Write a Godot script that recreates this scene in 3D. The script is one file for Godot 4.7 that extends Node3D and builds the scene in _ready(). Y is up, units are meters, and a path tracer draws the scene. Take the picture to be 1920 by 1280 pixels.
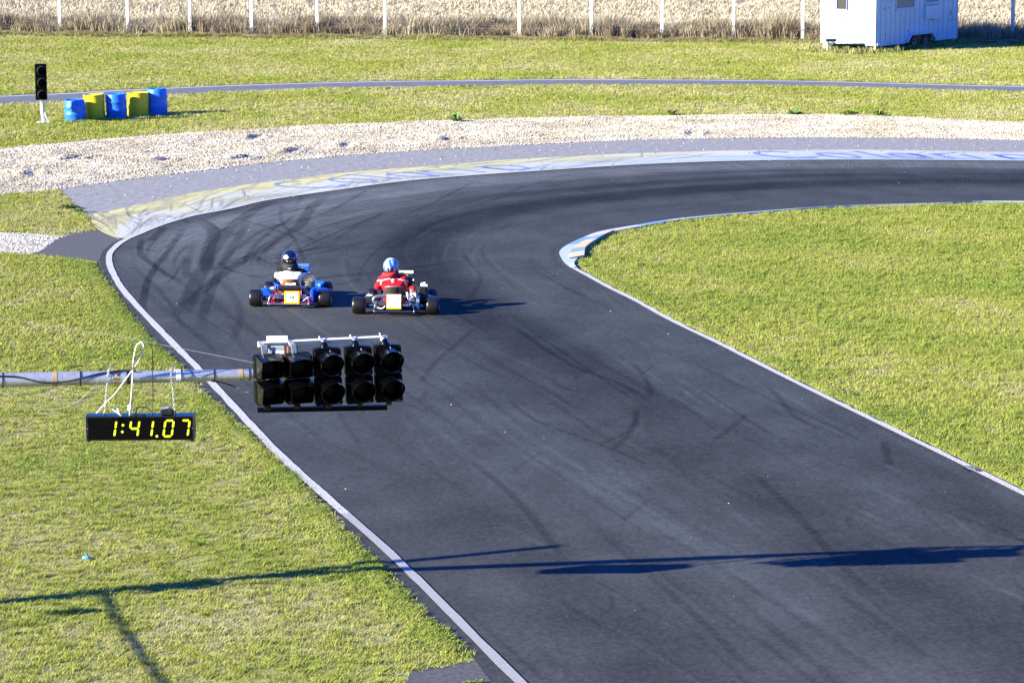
extends Node3D
# A kart circuit seen from a raised stand: two karts enter a right-hand bend in low autumn sun. Metres, y up, -z away from the stand.

var rng := RandomNumberGenerator.new()
var taken := {}
var M := {}

# ---------- small helpers ----------
func V(a: Array) -> Array:
	var o := []
	for i in range(0, a.size(), 2): o.append(Vector2(a[i], a[i + 1]))
	return o
func lin(r: float, g: float, b: float) -> Color:
	return Color(r, g, b).linear_to_srgb()
func mat(called: String, c: Color, rough := 0.7, metal := 0.0, spec := 0.5) -> StandardMaterial3D:
	var m := StandardMaterial3D.new()
	m.resource_name = called
	m.albedo_color = c; m.roughness = rough; m.metallic = metal; m.metallic_specular = spec
	M[called] = m
	return m
func noise_tex(freq: float, sd: int, cols: Array, offs: Array, size := 512, oct := 4, kind := FastNoiseLite.TYPE_SIMPLEX_SMOOTH) -> NoiseTexture2D:
	var n := FastNoiseLite.new()
	n.noise_type = kind; n.frequency = freq; n.seed = sd
	n.fractal_type = FastNoiseLite.FRACTAL_FBM; n.fractal_octaves = oct
	var g := Gradient.new()
	g.offsets = PackedFloat32Array(offs); g.colors = PackedColorArray(cols)
	var t := NoiseTexture2D.new()
	t.width = size; t.height = size; t.seamless = true; t.noise = n; t.color_ramp = g; t.generate_mipmaps = false
	return t
func noise_normal(freq: float, sd: int, strength: float, size := 512, oct := 3) -> NoiseTexture2D:
	var n := FastNoiseLite.new()
	n.frequency = freq; n.seed = sd; n.fractal_octaves = oct
	var t := NoiseTexture2D.new()
	t.width = size; t.height = size; t.seamless = true; t.noise = n; t.as_normal_map = true; t.bump_strength = strength; t.generate_mipmaps = false
	return t
func world_map(m: StandardMaterial3D, per_metre: float) -> void:
	m.uv1_triplanar = true; m.uv1_world_triplanar = true
	m.uv1_scale = Vector3.ONE * per_metre
func tool() -> SurfaceTool:
	var s := SurfaceTool.new()
	s.begin(Mesh.PRIMITIVE_TRIANGLES)
	return s
func quad(s: SurfaceTool, a: Vector3, b: Vector3, c: Vector3, d: Vector3, out: Vector3) -> void:
	if (a - c).cross(a - b).dot(out) + (a - d).cross(a - c).dot(out) < 0.0:
		var k := b; b = d; d = k
	for v in [a, b, c, a, c, d]: s.add_vertex(v)
func tri(s: SurfaceTool, a: Vector3, b: Vector3, c: Vector3, out: Vector3) -> void:
	if (a - c).cross(a - b).dot(out) < 0.0:
		var k := b; b = c; c = k
	s.add_vertex(a); s.add_vertex(b); s.add_vertex(c)
func box(s: SurfaceTool, at: Vector3, size: Vector3, b := Basis(), bevel := 0.0) -> void:
	# a box, its edges chamfered by bevel
	s.set_smooth_group(-1)
	var h := size / 2
	var e := minf(bevel, minf(h.x, minf(h.y, h.z)) * 0.9)
	var ax := [Vector3.RIGHT, Vector3.UP, Vector3.BACK]
	for i in 3:
		var u: Vector3 = ax[(i + 1) % 3]; var v: Vector3 = ax[(i + 2) % 3]; var n: Vector3 = ax[i]
		var hu := h[(i + 1) % 3]; var hv := h[(i + 2) % 3]; var hn := h[i]
		for sg in [-1.0, 1.0]:
			var p := []
			for c in [[-1, -1], [1, -1], [1, 1], [-1, 1]]:
				p.append(at + b * (n * hn * sg + u * (hu - e) * c[0] + v * (hv - e) * c[1]))
			quad(s, p[0], p[1], p[2], p[3], b * (n * sg))
		if e > 0.0:
			for su in [-1.0, 1.0]:
				for sv in [-1.0, 1.0]:
					var q := []
					for w in [-1.0, 1.0]:
						var l: Vector3 = n * (hn - e) * w
						q.append([at + b * (l + u * hu * su + v * (hv - e) * sv), at + b * (l + u * (hu - e) * su + v * hv * sv)])
					quad(s, q[0][0], q[0][1], q[1][1], q[1][0], b * (u * su + v * sv))
	if e > 0.0:
		for sx in [-1.0, 1.0]:
			for sy in [-1.0, 1.0]:
				for sz in [-1.0, 1.0]:
					var g := Vector3(sx, sy, sz)
					tri(s, at + b * (g * (h - Vector3(0, e, e))), at + b * (g * (h - Vector3(e, 0, e))), at + b * (g * (h - Vector3(e, e, 0))), b * g)
func tube(s: SurfaceTool, pts: Array, r, sides := 8, caps := true) -> void:
	s.set_smooth_group(1)
	var n := pts.size()
	var up := Vector3.UP
	var rings := []
	var first := Vector3.ZERO
	for i in n:
		var t: Vector3 = (pts[mini(i + 1, n - 1)] - pts[maxi(i - 1, 0)]).normalized()
		if i == 0:
			up = Vector3.UP if absf(t.y) < 0.9 else Vector3.RIGHT
		var x := up.cross(t).normalized()
		up = t.cross(x).normalized()
		var rr: float = r[i] if r is Array else r
		var ring := []
		for k in sides:
			var a := TAU * k / sides
			ring.append(pts[i] + (x * cos(a) + up * sin(a)) * rr)
		rings.append(ring)
	for i in n - 1:
		for k in sides:
			var k2 := (k + 1) % sides
			var mid: Vector3 = (rings[i][k] + rings[i][k2] + rings[i + 1][k] + rings[i + 1][k2]) / 4.0
			quad(s, rings[i][k], rings[i][k2], rings[i + 1][k2], rings[i + 1][k], mid - (pts[i] + pts[i + 1]) / 2.0)
	if caps:
		s.set_smooth_group(-1)
		for e in [0, n - 1]:
			var o: Vector3 = pts[e] - pts[1 if e == 0 else n - 2]
			for k in sides: tri(s, pts[e], rings[e][k], rings[e][(k + 1) % sides], o)
func lathe(s: SurfaceTool, prof: Array, sides: int, xf: Transform3D, flat := false) -> void:
	# profile of Vector2(radius, height) turned about the y axis of xf
	s.set_smooth_group(-1 if flat else 2)
	for i in prof.size() - 1:
		var p: Vector2 = prof[i]; var q: Vector2 = prof[i + 1]
		var nr := Vector2(q.y - p.y, p.x - q.x)
		for k in sides:
			var a := TAU * k / sides; var b := TAU * (k + 1) / sides
			var m := (a + b) / 2.0
			var out := xf.basis * Vector3(cos(m) * nr.x, nr.y, sin(m) * nr.x)
			var A := xf * Vector3(p.x * cos(a), p.y, p.x * sin(a)); var B := xf * Vector3(p.x * cos(b), p.y, p.x * sin(b))
			var C := xf * Vector3(q.x * cos(b), q.y, q.x * sin(b)); var D := xf * Vector3(q.x * cos(a), q.y, q.x * sin(a))
			if p.x < 1e-5: tri(s, A, C, D, out)
			elif q.x < 1e-5: tri(s, A, B, C, out)
			else: quad(s, A, B, C, D, out)
func numbered(called: String) -> String:
	var n: int = taken.get(called, 0)
	taken[called] = n + 1
	return called if n == 0 else "%s_%03d" % [called, n]
func obj(called: String, s: SurfaceTool, m: Material, parent: Node = null) -> MeshInstance3D:
	s.generate_normals()
	var o := MeshInstance3D.new()
	o.mesh = s.commit()
	o.material_override = m
	put(o, called, parent)
	return o
func put(o: Node3D, called: String, parent: Node = null) -> void:
	o.name = numbered(called) if parent == null else called
	if parent == null: add_child(o)
	else: parent.add_child(o, true)
func part(called: String, mesh: Mesh, m: Material, parent: Node, xf := Transform3D()) -> MeshInstance3D:
	var o := MeshInstance3D.new()
	o.mesh = mesh; o.material_override = m; o.transform = xf
	put(o, called, parent)
	return o
func mesh_of(s: SurfaceTool) -> ArrayMesh:
	s.generate_normals()
	return s.commit()
func tag(o: Node3D, label: String, category: String, group := "", kind := "") -> Node3D:
	o.set_meta("label", label); o.set_meta("category", category)
	if group: o.set_meta("group", group)
	if kind: o.set_meta("kind", kind)
	return o
func thing(called: String, label: String, category: String, at := Vector3.ZERO, turn := 0.0, group := "") -> Node3D:
	var o := Node3D.new()
	put(o, called)
	o.position = at; o.rotation.y = turn
	tag(o, label, category, group)
	return o
func bx(called: String, at: Vector3, size: Vector3, m: Material, parent: Node, b := Basis(), bevel := 0.004) -> MeshInstance3D:
	var s := tool(); box(s, at, size, b, bevel)
	return obj(called, s, m, parent)
func tb(called: String, pts: Array, r, m: Material, parent: Node, sides := 8) -> MeshInstance3D:
	var s := tool(); tube(s, pts, r, sides)
	return obj(called, s, m, parent)
func curve(pts: Array, step := 0.25) -> Array:
	# Catmull-Rom through the points
	var o := []
	var n := pts.size()
	for i in n - 1:
		var a = pts[maxi(i - 1, 0)]; var b = pts[i]; var c = pts[i + 1]; var d = pts[mini(i + 2, n - 1)]
		var k := maxi(1, int(ceil((c - b).length() / step)))
		for j in k: o.append(b.cubic_interpolate(c, a, d, float(j) / k))
	o.append(pts[n - 1])
	return o
func shift(line: Array, by: float) -> Array:
	# a polyline moved sideways (to its right for by > 0, seen from above with -z up)
	var o := []
	for i in line.size():
		var t: Vector2 = (line[mini(i + 1, line.size() - 1)] - line[maxi(i - 1, 0)]).normalized()
		o.append(line[i] + Vector2(-t.y, t.x) * by)
	return o
func even(line: Array, n: int) -> Array:
	# n + 1 points evenly spaced along a polyline
	var acc := [0.0]
	for i in range(1, line.size()): acc.append(acc[i - 1] + (line[i] - line[i - 1]).length())
	var o := []
	var j := 0
	for i in n + 1:
		var t: float = acc[-1] * i / n
		while j < line.size() - 2 and acc[j + 1] < t: j += 1
		o.append(line[j].lerp(line[j + 1], clampf((t - acc[j]) / maxf(acc[j + 1] - acc[j], 1e-6), 0.0, 1.0)))
	return o
func strip(s: SurfaceTool, a: Array, b: Array, y: float, uv_len := 0.0) -> void:
	var run := 0.0
	s.set_smooth_group(-1)
	for i in a.size() - 1:
		var seg: float = (a[i + 1] - a[i]).length()
		var u0 := run * uv_len; var u1 := (run + seg) * uv_len
		var v := [[a[i], u0, 0.0], [b[i], u0, 1.0], [b[i + 1], u1, 1.0], [a[i + 1], u1, 0.0]]
		var order := [0, 1, 2, 0, 2, 3]
		if (b[i] - a[i]).cross(a[i + 1] - a[i]) < 0.0: order = [0, 2, 1, 0, 3, 2]
		for k in order:
			s.set_uv(Vector2(v[k][1], v[k][2]))
			s.add_vertex(Vector3(v[k][0].x, y, v[k][0].y))
		run += seg
func sheet(poly: Array, y: float, uv: Callable) -> SurfaceTool:
	# a flat polygon of the ground
	var s := tool()
	s.set_smooth_group(-1)
	var p := PackedVector2Array(poly)
	var ix := Geometry2D.triangulate_polygon(p)
	for i in range(0, ix.size(), 3):
		var t := [p[ix[i]], p[ix[i + 1]], p[ix[i + 2]]]
		if (t[1] - t[0]).cross(t[2] - t[0]) < 0.0: t = [t[0], t[2], t[1]]
		for q in t:
			s.set_uv(uv.call(q))
			s.add_vertex(Vector3(q.x, y, q.y))
	return s
func no_uv(_q: Vector2) -> Vector2: return Vector2.ZERO
func copies(called: String, mesh: Mesh, m: Material, xfs: Array, cols: Array, parent: Node = null) -> MultiMeshInstance3D:
	var mm := MultiMesh.new()
	mm.transform_format = MultiMesh.TRANSFORM_3D
	mm.use_colors = true
	mm.mesh = mesh
	mm.instance_count = xfs.size()
	for i in xfs.size():
		mm.set_instance_transform(i, xfs[i])
		mm.set_instance_color(i, cols[i])
	var o := MultiMeshInstance3D.new()
	o.multimesh = mm; o.material_override = m
	put(o, called, parent)
	return o

# ---------- outlines of the circuit on the ground, as (x, z) ----------
var outer_line := V([2.40, -18.0]) + V([0.06, -26.09, -1.21, -30.52, -2.05, -33.19, -2.90, -35.89, -3.58, -38.29, -4.04, -39.97, -4.70, -42.32, -5.29, -44.37, -5.93, -46.63, -6.61, -49.11, -7.01, -50.80, -7.36, -52.53, -7.54, -53.89, -7.55, -54.81, -7.50, -55.69, -7.35, -56.52, -7.06, -57.93, -6.56, -59.41, -5.96, -60.43, -5.26, -61.95, -3.88, -63.74, -2.72, -65.12, -1.49, -66.15, 0.43, -67.31, 3.04, -68.74, 5.64, -69.53, 8.45, -69.76, 12.24, -69.53]) + V([18.0, -69.2, 26.0, -67.6])
var inner_line := V([10.6, -18.0]) + V([6.11, -33.86, 5.77, -35.06, 5.40, -36.37, 4.93, -38.00, 4.42, -39.78, 4.03, -41.17, 3.53, -42.98, 3.22, -44.13, 2.56, -46.42, 2.11, -48.26, 1.71, -49.70, 1.39, -50.98, 1.07, -52.33, 0.96, -53.34, 0.95, -54.24, 1.12, -55.10, 1.45, -56.14, 1.81, -56.98, 2.51, -57.85, 3.37, -58.82, 4.72, -59.74, 6.83, -60.87, 9.10, -61.41, 10.94, -61.68]) + V([18.0, -60.6, 26.0, -58.9])
var left_verge := V([1.55, -18.0]) + V([-0.41, -27.07, -0.88, -28.48, -1.33, -30.20, -1.82, -31.80, -2.27, -33.52, -2.87, -35.58, -3.63, -38.00, -4.09, -39.43, -4.58, -41.09, -4.92, -42.32, -5.64, -44.61, -6.14, -46.47, -6.79, -49.11, -7.32, -51.23, -7.64, -52.66])
var right_verge := V([11.0, -18.0]) + V([6.19, -34.29, 5.84, -35.52, 5.46, -36.80, 4.98, -38.36, 4.71, -39.35, 4.47, -40.20, 4.07, -41.59, 3.57, -43.48, 3.26, -44.61, 2.59, -46.89, 2.13, -48.77, 1.73, -50.24, 1.48, -51.42, 1.26, -52.33, 1.23, -52.86, 1.40, -53.82, 1.43, -54.95, 1.63, -55.84, 1.88, -56.52, 2.50, -57.53, 3.36, -58.57, 4.70, -59.49, 6.80, -60.61, 9.06, -61.14, 10.89, -61.41]) + V([18.0, -60.1, 26.0, -58.4])
var band_edge := V([-7.77, -56.14, -8.24, -57.29, -8.70, -59.41, -8.39, -60.09, -7.83, -61.32, -7.27, -62.69, -6.81, -63.45, -5.54, -65.22, -4.37, -66.57, -3.14, -67.53, -1.21, -68.97, 0.45, -70.00, 3.15, -71.18, 5.82, -71.78, 9.06, -71.91, 12.56, -71.42]) + V([18.4, -71.6, 26.6, -70.0])
var apron_edge := V([-10.10, -64.13, -9.17, -65.43, -8.13, -66.78, -7.02, -67.96, -5.88, -69.31, -4.17, -70.82, -3.10, -71.54, -1.14, -72.65, 0.54, -73.41, 3.43, -74.57, 7.46, -75.10, 10.21, -74.97, 13.15, -74.44]) + V([19.0, -73.6, 27.4, -72.0])
var gravel_edge := V([-13.44, -71.54, -12.76, -72.15, -11.87, -73.03, -11.21, -73.66, -10.41, -74.44, -8.95, -75.64, -7.43, -76.60, -6.53, -77.16, -5.16, -78.01, -2.90, -78.88, -1.60, -79.33, 0.59, -80.08, 3.55, -80.53, 8.04, -81.00, 10.21, -80.53, 13.90, -78.74]) + V([19.6, -77.0, 28.0, -75.0])
var gravel_inner := V([-11.74, -62.32, -11.18, -63.07, -10.54, -63.45, -10.10, -64.13])
var road_near := V([-26.0, -80.4]) + V([-14.82, -84.05, -12.73, -85.57, -10.40, -87.15, -6.76, -89.16, -4.28, -89.73, -0.45, -90.30, 2.61, -90.69, 8.95, -90.30, 15.55, -88.24]) + V([24.0, -87.0, 34.0, -84.5])
var road_far := V([-26.8, -82.6]) + V([-15.36, -87.15, -12.34, -88.98, -8.72, -90.88, -4.40, -92.26, -1.02, -92.66, 1.96, -93.07, 9.16, -92.46, 15.94, -90.49]) + V([24.3, -89.3, 34.6, -86.6])
var fence_line := V([-34.0, -115.5, -20.2, -114.5, -10.0, -113.3, 0.3, -111.9, 11.0, -110.7, 24.0, -109.6, 34.0, -109.0])

var patch := FastNoiseLite.new()
var fine := FastNoiseLite.new()
var lumps := FastNoiseLite.new()
var clump := FastNoiseLite.new()
var map_w := 1536
var map_h := 2048
var acc := PackedFloat32Array()
var mark := PackedInt32Array()
var stroke_no := 0

func track_uv(q: Vector2) -> Vector2:
	return Vector2((q.x + 10.0) / 26.0, (q.y + 74.0) / 50.0)
func stroke(pts: Array, w: float, amt: float, soft := 0.5, fade := 0.15) -> void:
	# rubber or dust laid on the track map along a path of the ground
	stroke_no += 1
	var c := curve(pts, 0.3)
	var ds := 0.02
	var total := 0.0
	for i in c.size() - 1: total += (c[i + 1] - c[i]).length()
	var run := 0.0
	var wob := rng.randf() * 100.0
	for i in c.size() - 1:
		var a: Vector2 = c[i]; var b: Vector2 = c[i + 1]
		var l := (b - a).length()
		if l < 1e-5: continue
		var t := (b - a) / l
		var n := Vector2(-t.y, t.x)
		var k := maxi(1, int(l / ds))
		var m := maxi(1, int(w / 0.03))
		for j in k:
			var f := (run + l * j / k) / total
			var e := minf(1.0, minf(f, 1.0 - f) / maxf(fade, 1e-3)) * (0.75 + 0.25 * fine.get_noise_2d(wob, f * total * 6.0))
			var p := a + t * (l * j / k)
			for o in range(-m, m + 1):
				var v := float(o) / m
				var q := p + n * (v * w / 2.0)
				var x := int((q.x + 10.0) / 26.0 * map_w); var y := int((q.y + 74.0) / 50.0 * map_h)
				if x < 0 or y < 0 or x >= map_w or y >= map_h: continue
				var ix := y * map_w + x
				if mark[ix] == stroke_no: continue
				mark[ix] = stroke_no
				acc[ix] += amt * e * (1.0 - smoothstep(1.0 - soft, 1.0, absf(v)))
		run += l

func track_image() -> Image:
	acc.resize(map_w * map_h); acc.fill(0.0)
	mark.resize(map_w * map_h); mark.fill(0)
	var A := even(curve(outer_line, 0.5), 220); var B := even(curve(inner_line, 0.5), 220)
	# the corner's outside is dusty and grey, the line the karts take is black with rubber
	var lane := func(u0: float, u1: float, i0: int, i1: int, steps := 14) -> Array:
		var o := []
		for k in steps + 1:
			var f := float(k) / steps
			var i := int(lerpf(i0, i1, f))
			o.append(A[i].lerp(B[i], lerpf(u0, u1, f)))
		return o
	stroke(lane.call(0.13, 0.10, 86, 215), 2.6, 30.0, 0.8, 0.22)
	stroke(lane.call(0.30, 0.26, 84, 150), 2.4, 15.0, 0.8, 0.3)
	stroke(lane.call(0.62, 0.55, 0, 215), 3.4, -9.0, 0.9, 0.1)
	stroke(lane.call(0.72, 0.44, 60, 218), 2.0, -20.0, 0.8, 0.25)
	stroke(lane.call(0.40, 0.36, 126, 220), 1.3, -18.0, 0.8, 0.25)
	stroke(lane.call(0.80, 0.94, 0, 74), 1.5, -9.0, 0.7, 0.25)
	stroke(lane.call(0.16, 0.2, 0, 60), 1.6, -7.0, 0.8, 0.25)
	stroke(lane.call(0.42, 0.5, 0, 70), 2.4, 7.0, 0.9, 0.2)
	for k in 560:
		var i0 := rng.randi_range(0, 190)
		var i1 := mini(220, i0 + rng.randi_range(5, 34))
		var u := rng.randf_range(0.03, 0.97)
		stroke(lane.call(u, clampf(u + rng.randf_range(-0.09, 0.09), 0.02, 0.98), i0, i1, 6), rng.randf_range(0.03, 0.20), rng.randf_range(-9.0, 7.0), 0.8, 0.4)
	for k in 120:
		var i0 := rng.randi_range(96, 185)
		var u := rng.randf_range(0.04, 0.34)
		stroke(lane.call(u, u + rng.randf_range(-0.06, 0.2), i0, i0 + rng.randi_range(8, 26), 6), rng.randf_range(0.03, 0.12), rng.randf_range(-17.0, -6.0), 0.6, 0.4)
	for k in 46:                                            # short curved scrubs where karts slid wide
		var i0 := rng.randi_range(92, 128)
		var u := rng.randf_range(0.05, 0.42)
		var p: Vector2 = A[i0].lerp(B[i0], u)
		var a := rng.randf_range(-2.6, -0.4); var l := rng.randf_range(1.0, 4.5); var bend := rng.randf_range(-0.5, 0.5)
		stroke([p, p + Vector2(cos(a), sin(a)) * l * 0.5, p + Vector2(cos(a), sin(a)) * l * 0.5 + Vector2(cos(a + bend), sin(a + bend)) * l * 0.5], rng.randf_range(0.05, 0.17), rng.randf_range(-15.0, -6.0), 0.5, 0.25)
	for k in 34:
		var i0 := rng.randi_range(8, 90)
		var p: Vector2 = A[i0].lerp(B[i0], rng.randf_range(0.15, 0.9))
		var a := rng.randf_range(-2.4, -0.9); var l := rng.randf_range(0.8, 3.5); var bend := rng.randf_range(-0.7, 0.7)
		stroke([p, p + Vector2(cos(a), sin(a)) * l * 0.5, p + Vector2(cos(a), sin(a)) * l * 0.5 + Vector2(cos(a + bend), sin(a + bend)) * l * 0.5], rng.randf_range(0.04, 0.13), rng.randf_range(-10.0, -4.0), 0.6, 0.3)
	for k in 40:                                            # pale scuffs by the inside lawn
		var i0 := rng.randi_range(20, 78)
		var u := rng.randf_range(0.72, 0.97)
		stroke(lane.call(u, u + rng.randf_range(-0.03, 0.03), i0, i0 + rng.randi_range(2, 7), 4), rng.randf_range(0.03, 0.16), rng.randf_range(4.0, 13.0), 0.9, 0.45)
	# skid marks
	for d in SKIDS: stroke(d[0], d[1], d[2], 0.45, 0.12)
	# aggregate
	var n1 := FastNoiseLite.new()
	n1.noise_type = FastNoiseLite.TYPE_VALUE; n1.frequency = 0.55; n1.fractal_octaves = 2; n1.seed = 5
	var n2 := FastNoiseLite.new()
	n2.frequency = 0.012; n2.fractal_octaves = 5; n2.seed = 9
	var g1 := n1.get_image(map_w, map_h, false, false, false).get_data()
	var g2 := n2.get_image(map_w, map_h, false, false, false).get_data()
	var out := PackedByteArray()
	out.resize(map_w * map_h)
	for i in out.size():
		out[i] = int(clampf(66.0 + (g1[i] - 128) * 0.09 + (g2[i] - 128) * 0.08 + acc[i] * 1.4, 24.0, 150.0))
	for k in 1100:
		var j := rng.randi_range(0, out.size() - 1)
		out[j] = rng.randi_range(84, 112)
	acc.clear(); mark.clear()
	return Image.create_from_data(map_w, map_h, false, Image.FORMAT_L8, out)

func band_image() -> Image:
	# worn paint: pale yellow outside, white and pale blue inside, scrubbed through by tyres
	var w := 1600; var h := 128
	var n1 := FastNoiseLite.new(); n1.frequency = 0.02; n1.fractal_octaves = 5; n1.seed = 21
	var n2 := FastNoiseLite.new(); n2.frequency = 0.09; n2.fractal_octaves = 4; n2.seed = 22
	var im := Image.create(w, h, false, Image.FORMAT_RGB8)
	var streaks := []
	for k in 190:
		streaks.append([rng.randf() * rng.randf() * w, rng.randf_range(-0.4, 1.0), rng.randf_range(20, 150), rng.randf_range(0.2, 1.6), rng.randf_range(2.0, 7.0), rng.randf_range(0.12, 0.5)])
	for y in h:
		for x in w:
			var v := float(y) / h                              # 0 at the track side
			var f := float(x) / w
			var a := n1.get_noise_2d(x * 0.35, y * 0.9); var b := n2.get_noise_2d(x * 0.6, y * 1.2)
			var yellow := clampf(smoothstep(0.30, 0.75, v + a * 0.7) * (1.0 - smoothstep(0.28, 0.62, f)) + smoothstep(0.12, 0.5, n1.get_noise_2d(x * 0.5 + 900.0, y * 1.4)) * (1.0 - smoothstep(0.05, 0.3, f)), 0.0, 1.0)
			var c := Color(0.80, 0.82, 0.83).lerp(Color(0.86, 0.84, 0.60), yellow)
			c = c.lerp(Color(0.66, 0.76, 0.94), clampf((1.0 - smoothstep(0.2, 0.7, v + b * 0.4)) * smoothstep(0.25, 0.6, f) * 0.9, 0.0, 1.0))
			var wear := clampf(0.16 + a * 0.9 + b * 0.5, 0.0, 1.0) * (0.75 - 0.35 * f)
			c = c.lerp(Color(0.46, 0.46, 0.48), wear)
			im.set_pixel(x, y, c)
	for k in streaks:
		var n := int(k[2])
		for i in n:
			var px: float = k[0] + i
			var py: float = (k[1] + k[3] * i / k[2] * 0.6) * h
			for o in int(k[4]):
				var xx := int(px); var yy := int(py + o)
				if xx >= 0 and xx < w and yy >= 0 and yy < h:
					im.set_pixel(xx, yy, im.get_pixel(xx, yy).lerp(Color(0.34, 0.34, 0.38), k[5] * sin(PI * i / n)))
	return im

func letter(ch: String) -> Array:
	# strokes of a round upright alphabet on a cell one unit high: arrays of points
	var arc := func(cx: float, cy: float, rx: float, ry: float, a0: float, a1: float) -> Array:
		var o := []
		for k in 15:
			var a := deg_to_rad(lerpf(a0, a1, k / 14.0))
			o.append(Vector2(cx + rx * cos(a), cy + ry * sin(a)))
		return o
	match ch:
		"C": return [arc.call(0.5, 0.5, 0.46, 0.46, 48.0, 312.0)]
		"o": return [arc.call(0.5, 0.36, 0.36, 0.34, 0.0, 360.0)]
		"l": return [[Vector2(0.5, 0.98), Vector2(0.5, 0.04)]]
		"g": return [arc.call(0.46, 0.38, 0.34, 0.32, 0.0, 360.0), [Vector2(0.82, 0.72), Vector2(0.84, 0.2), Vector2(0.7, 0.02), Vector2(0.4, 0.0)]]
		"r": return [[Vector2(0.3, 0.7), Vector2(0.3, 0.03)], [Vector2(0.3, 0.48), Vector2(0.5, 0.68), Vector2(0.8, 0.7)]]
		"i": return [[Vector2(0.5, 0.68), Vector2(0.5, 0.03)], [Vector2(0.5, 0.88), Vector2(0.5, 0.96)]]
		"p": return [[Vector2(0.2, 0.7), Vector2(0.2, 0.0)], arc.call(0.52, 0.38, 0.34, 0.32, 0.0, 360.0)]
	return []

func grass_tone(x: float, z: float, dry: float) -> Color:
	var n := patch.get_noise_2d(x, z) * 0.65 + fine.get_noise_2d(x, z) * 0.4 + clump.get_noise_2d(x, z) * 0.5 + dry + rng.randf_range(-0.11, 0.11)
	var c: Color
	if n < 0.0: c = Color(0.175, 0.25, 0.04).lerp(Color(0.305, 0.33, 0.068), clampf(n + 0.75, 0.0, 0.75) / 0.75)
	else: c = Color(0.305, 0.33, 0.068).lerp(Color(0.45, 0.42, 0.24), clampf(n / 0.75, 0.0, 1.0))
	return c * rng.randf_range(0.95, 1.12)
func blade(s: SurfaceTool, at: Vector3, dir: float, h: float, w: float, lean: float) -> void:
	var side := Vector3(cos(dir), 0, sin(dir)) * w
	var fall := Vector3(-sin(dir), 0, cos(dir)) * lean
	s.set_smooth_group(-1)
	var mid := at + Vector3(0, h * 0.6, 0) + fall * 0.35
	quad(s, at - side, at + side, mid + side * 0.8, mid - side * 0.8, Vector3(-sin(dir), 0.3, cos(dir)))
	tri(s, mid - side * 0.8, mid + side * 0.8, at + Vector3(0, h, 0) + fall, Vector3(-sin(dir), 0.3, cos(dir)))
func tuft(n: int, spread: float, h: float, w: float, lean := 0.5) -> ArrayMesh:
	var s := tool()
	for i in n:
		var a := rng.randf() * TAU; var r := sqrt(rng.randf()) * spread
		var hh := h * rng.randf_range(0.5, 1.15)
		blade(s, Vector3(cos(a) * r, -0.005, sin(a) * r), rng.randf() * TAU, hh, w * rng.randf_range(0.7, 1.3), hh * rng.randf_range(0.1, 1.0) * lean * 2.0)
	return mesh_of(s)
func leafy(n: int, r: float, h: float) -> ArrayMesh:
	# a rosette of broad leaves
	var s := tool()
	s.set_smooth_group(-1)
	for i in n:
		var a := TAU * i / n + rng.randf_range(-0.5, 0.5)
		var d := Vector3(cos(a), 0, sin(a)); var q := Vector3(-sin(a), 0, cos(a))
		var l := r * rng.randf_range(0.55, 1.1); var k := h * rng.randf_range(0.3, 1.1); var w := l * rng.randf_range(0.16, 0.26)
		var b := d * 0.01 + Vector3(0, k * rng.randf_range(0.0, 0.35), 0); var m := b + d * l * 0.5 + Vector3(0, k * 0.75, 0); var t := b + d * l + Vector3(0, k * rng.randf_range(0.3, 0.9), 0)
		var g := m - Vector3(0, w * 0.4, 0)
		tri(s, b, m + q * w, g, Vector3.UP); tri(s, b, g, m - q * w, Vector3.UP)
		tri(s, t, m + q * w, g, Vector3.UP); tri(s, t, g, m - q * w, Vector3.UP)
	return mesh_of(s)
func scatter(poly: Array, n: int, dens: Callable) -> Array:
	# random places inside a polygon
	var p := PackedVector2Array(poly)
	var lo := p[0]; var hi := p[0]
	for q in p:
		lo = lo.min(q); hi = hi.max(q)
	var o := []
	var tries := 0
	while o.size() < n and tries < n * 12:
		tries += 1
		var q := Vector2(rng.randf_range(lo.x, hi.x), rng.randf_range(lo.y, hi.y))
		if rng.randf() < dens.call(q) and Geometry2D.is_point_in_polygon(q, p): o.append(q)
	return o
func always(_q: Vector2) -> float: return 1.0
func in_view(q: Vector2) -> bool:
	# near enough to the part of the circuit that can be seen from the stand and a step beside it
	return absf(q.x) < -q.y * 0.176 + 2.5 and q.y < -22.5
func seen(q: Vector2) -> float: return 1.0 if in_view(q) else 0.0
func grass(called: String, label: String, poly: Array, n: int, mesh: ArrayMesh, dry: float, dens: Variant = null) -> void:
	var xfs := []; var cols := []
	for q in scatter(poly, n, dens if dens != null else seen):
		var k := rng.randf_range(0.75, 1.25)
		var cl := clump.get_noise_2d(q.x, q.y) + 0.5 * fine.get_noise_2d(q.x, q.y)
		xfs.append(Transform3D(Basis(Vector3.UP, rng.randf() * TAU).scaled(Vector3(k, k * clampf(0.95 - 1.0 * cl, 0.35, 1.7), k)), Vector3(q.x, 0, q.y)))
		cols.append(grass_tone(q.x, q.y, dry))
	tag(copies(called, mesh, M.blade, xfs, cols), label, "grass", "", "stuff")

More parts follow.
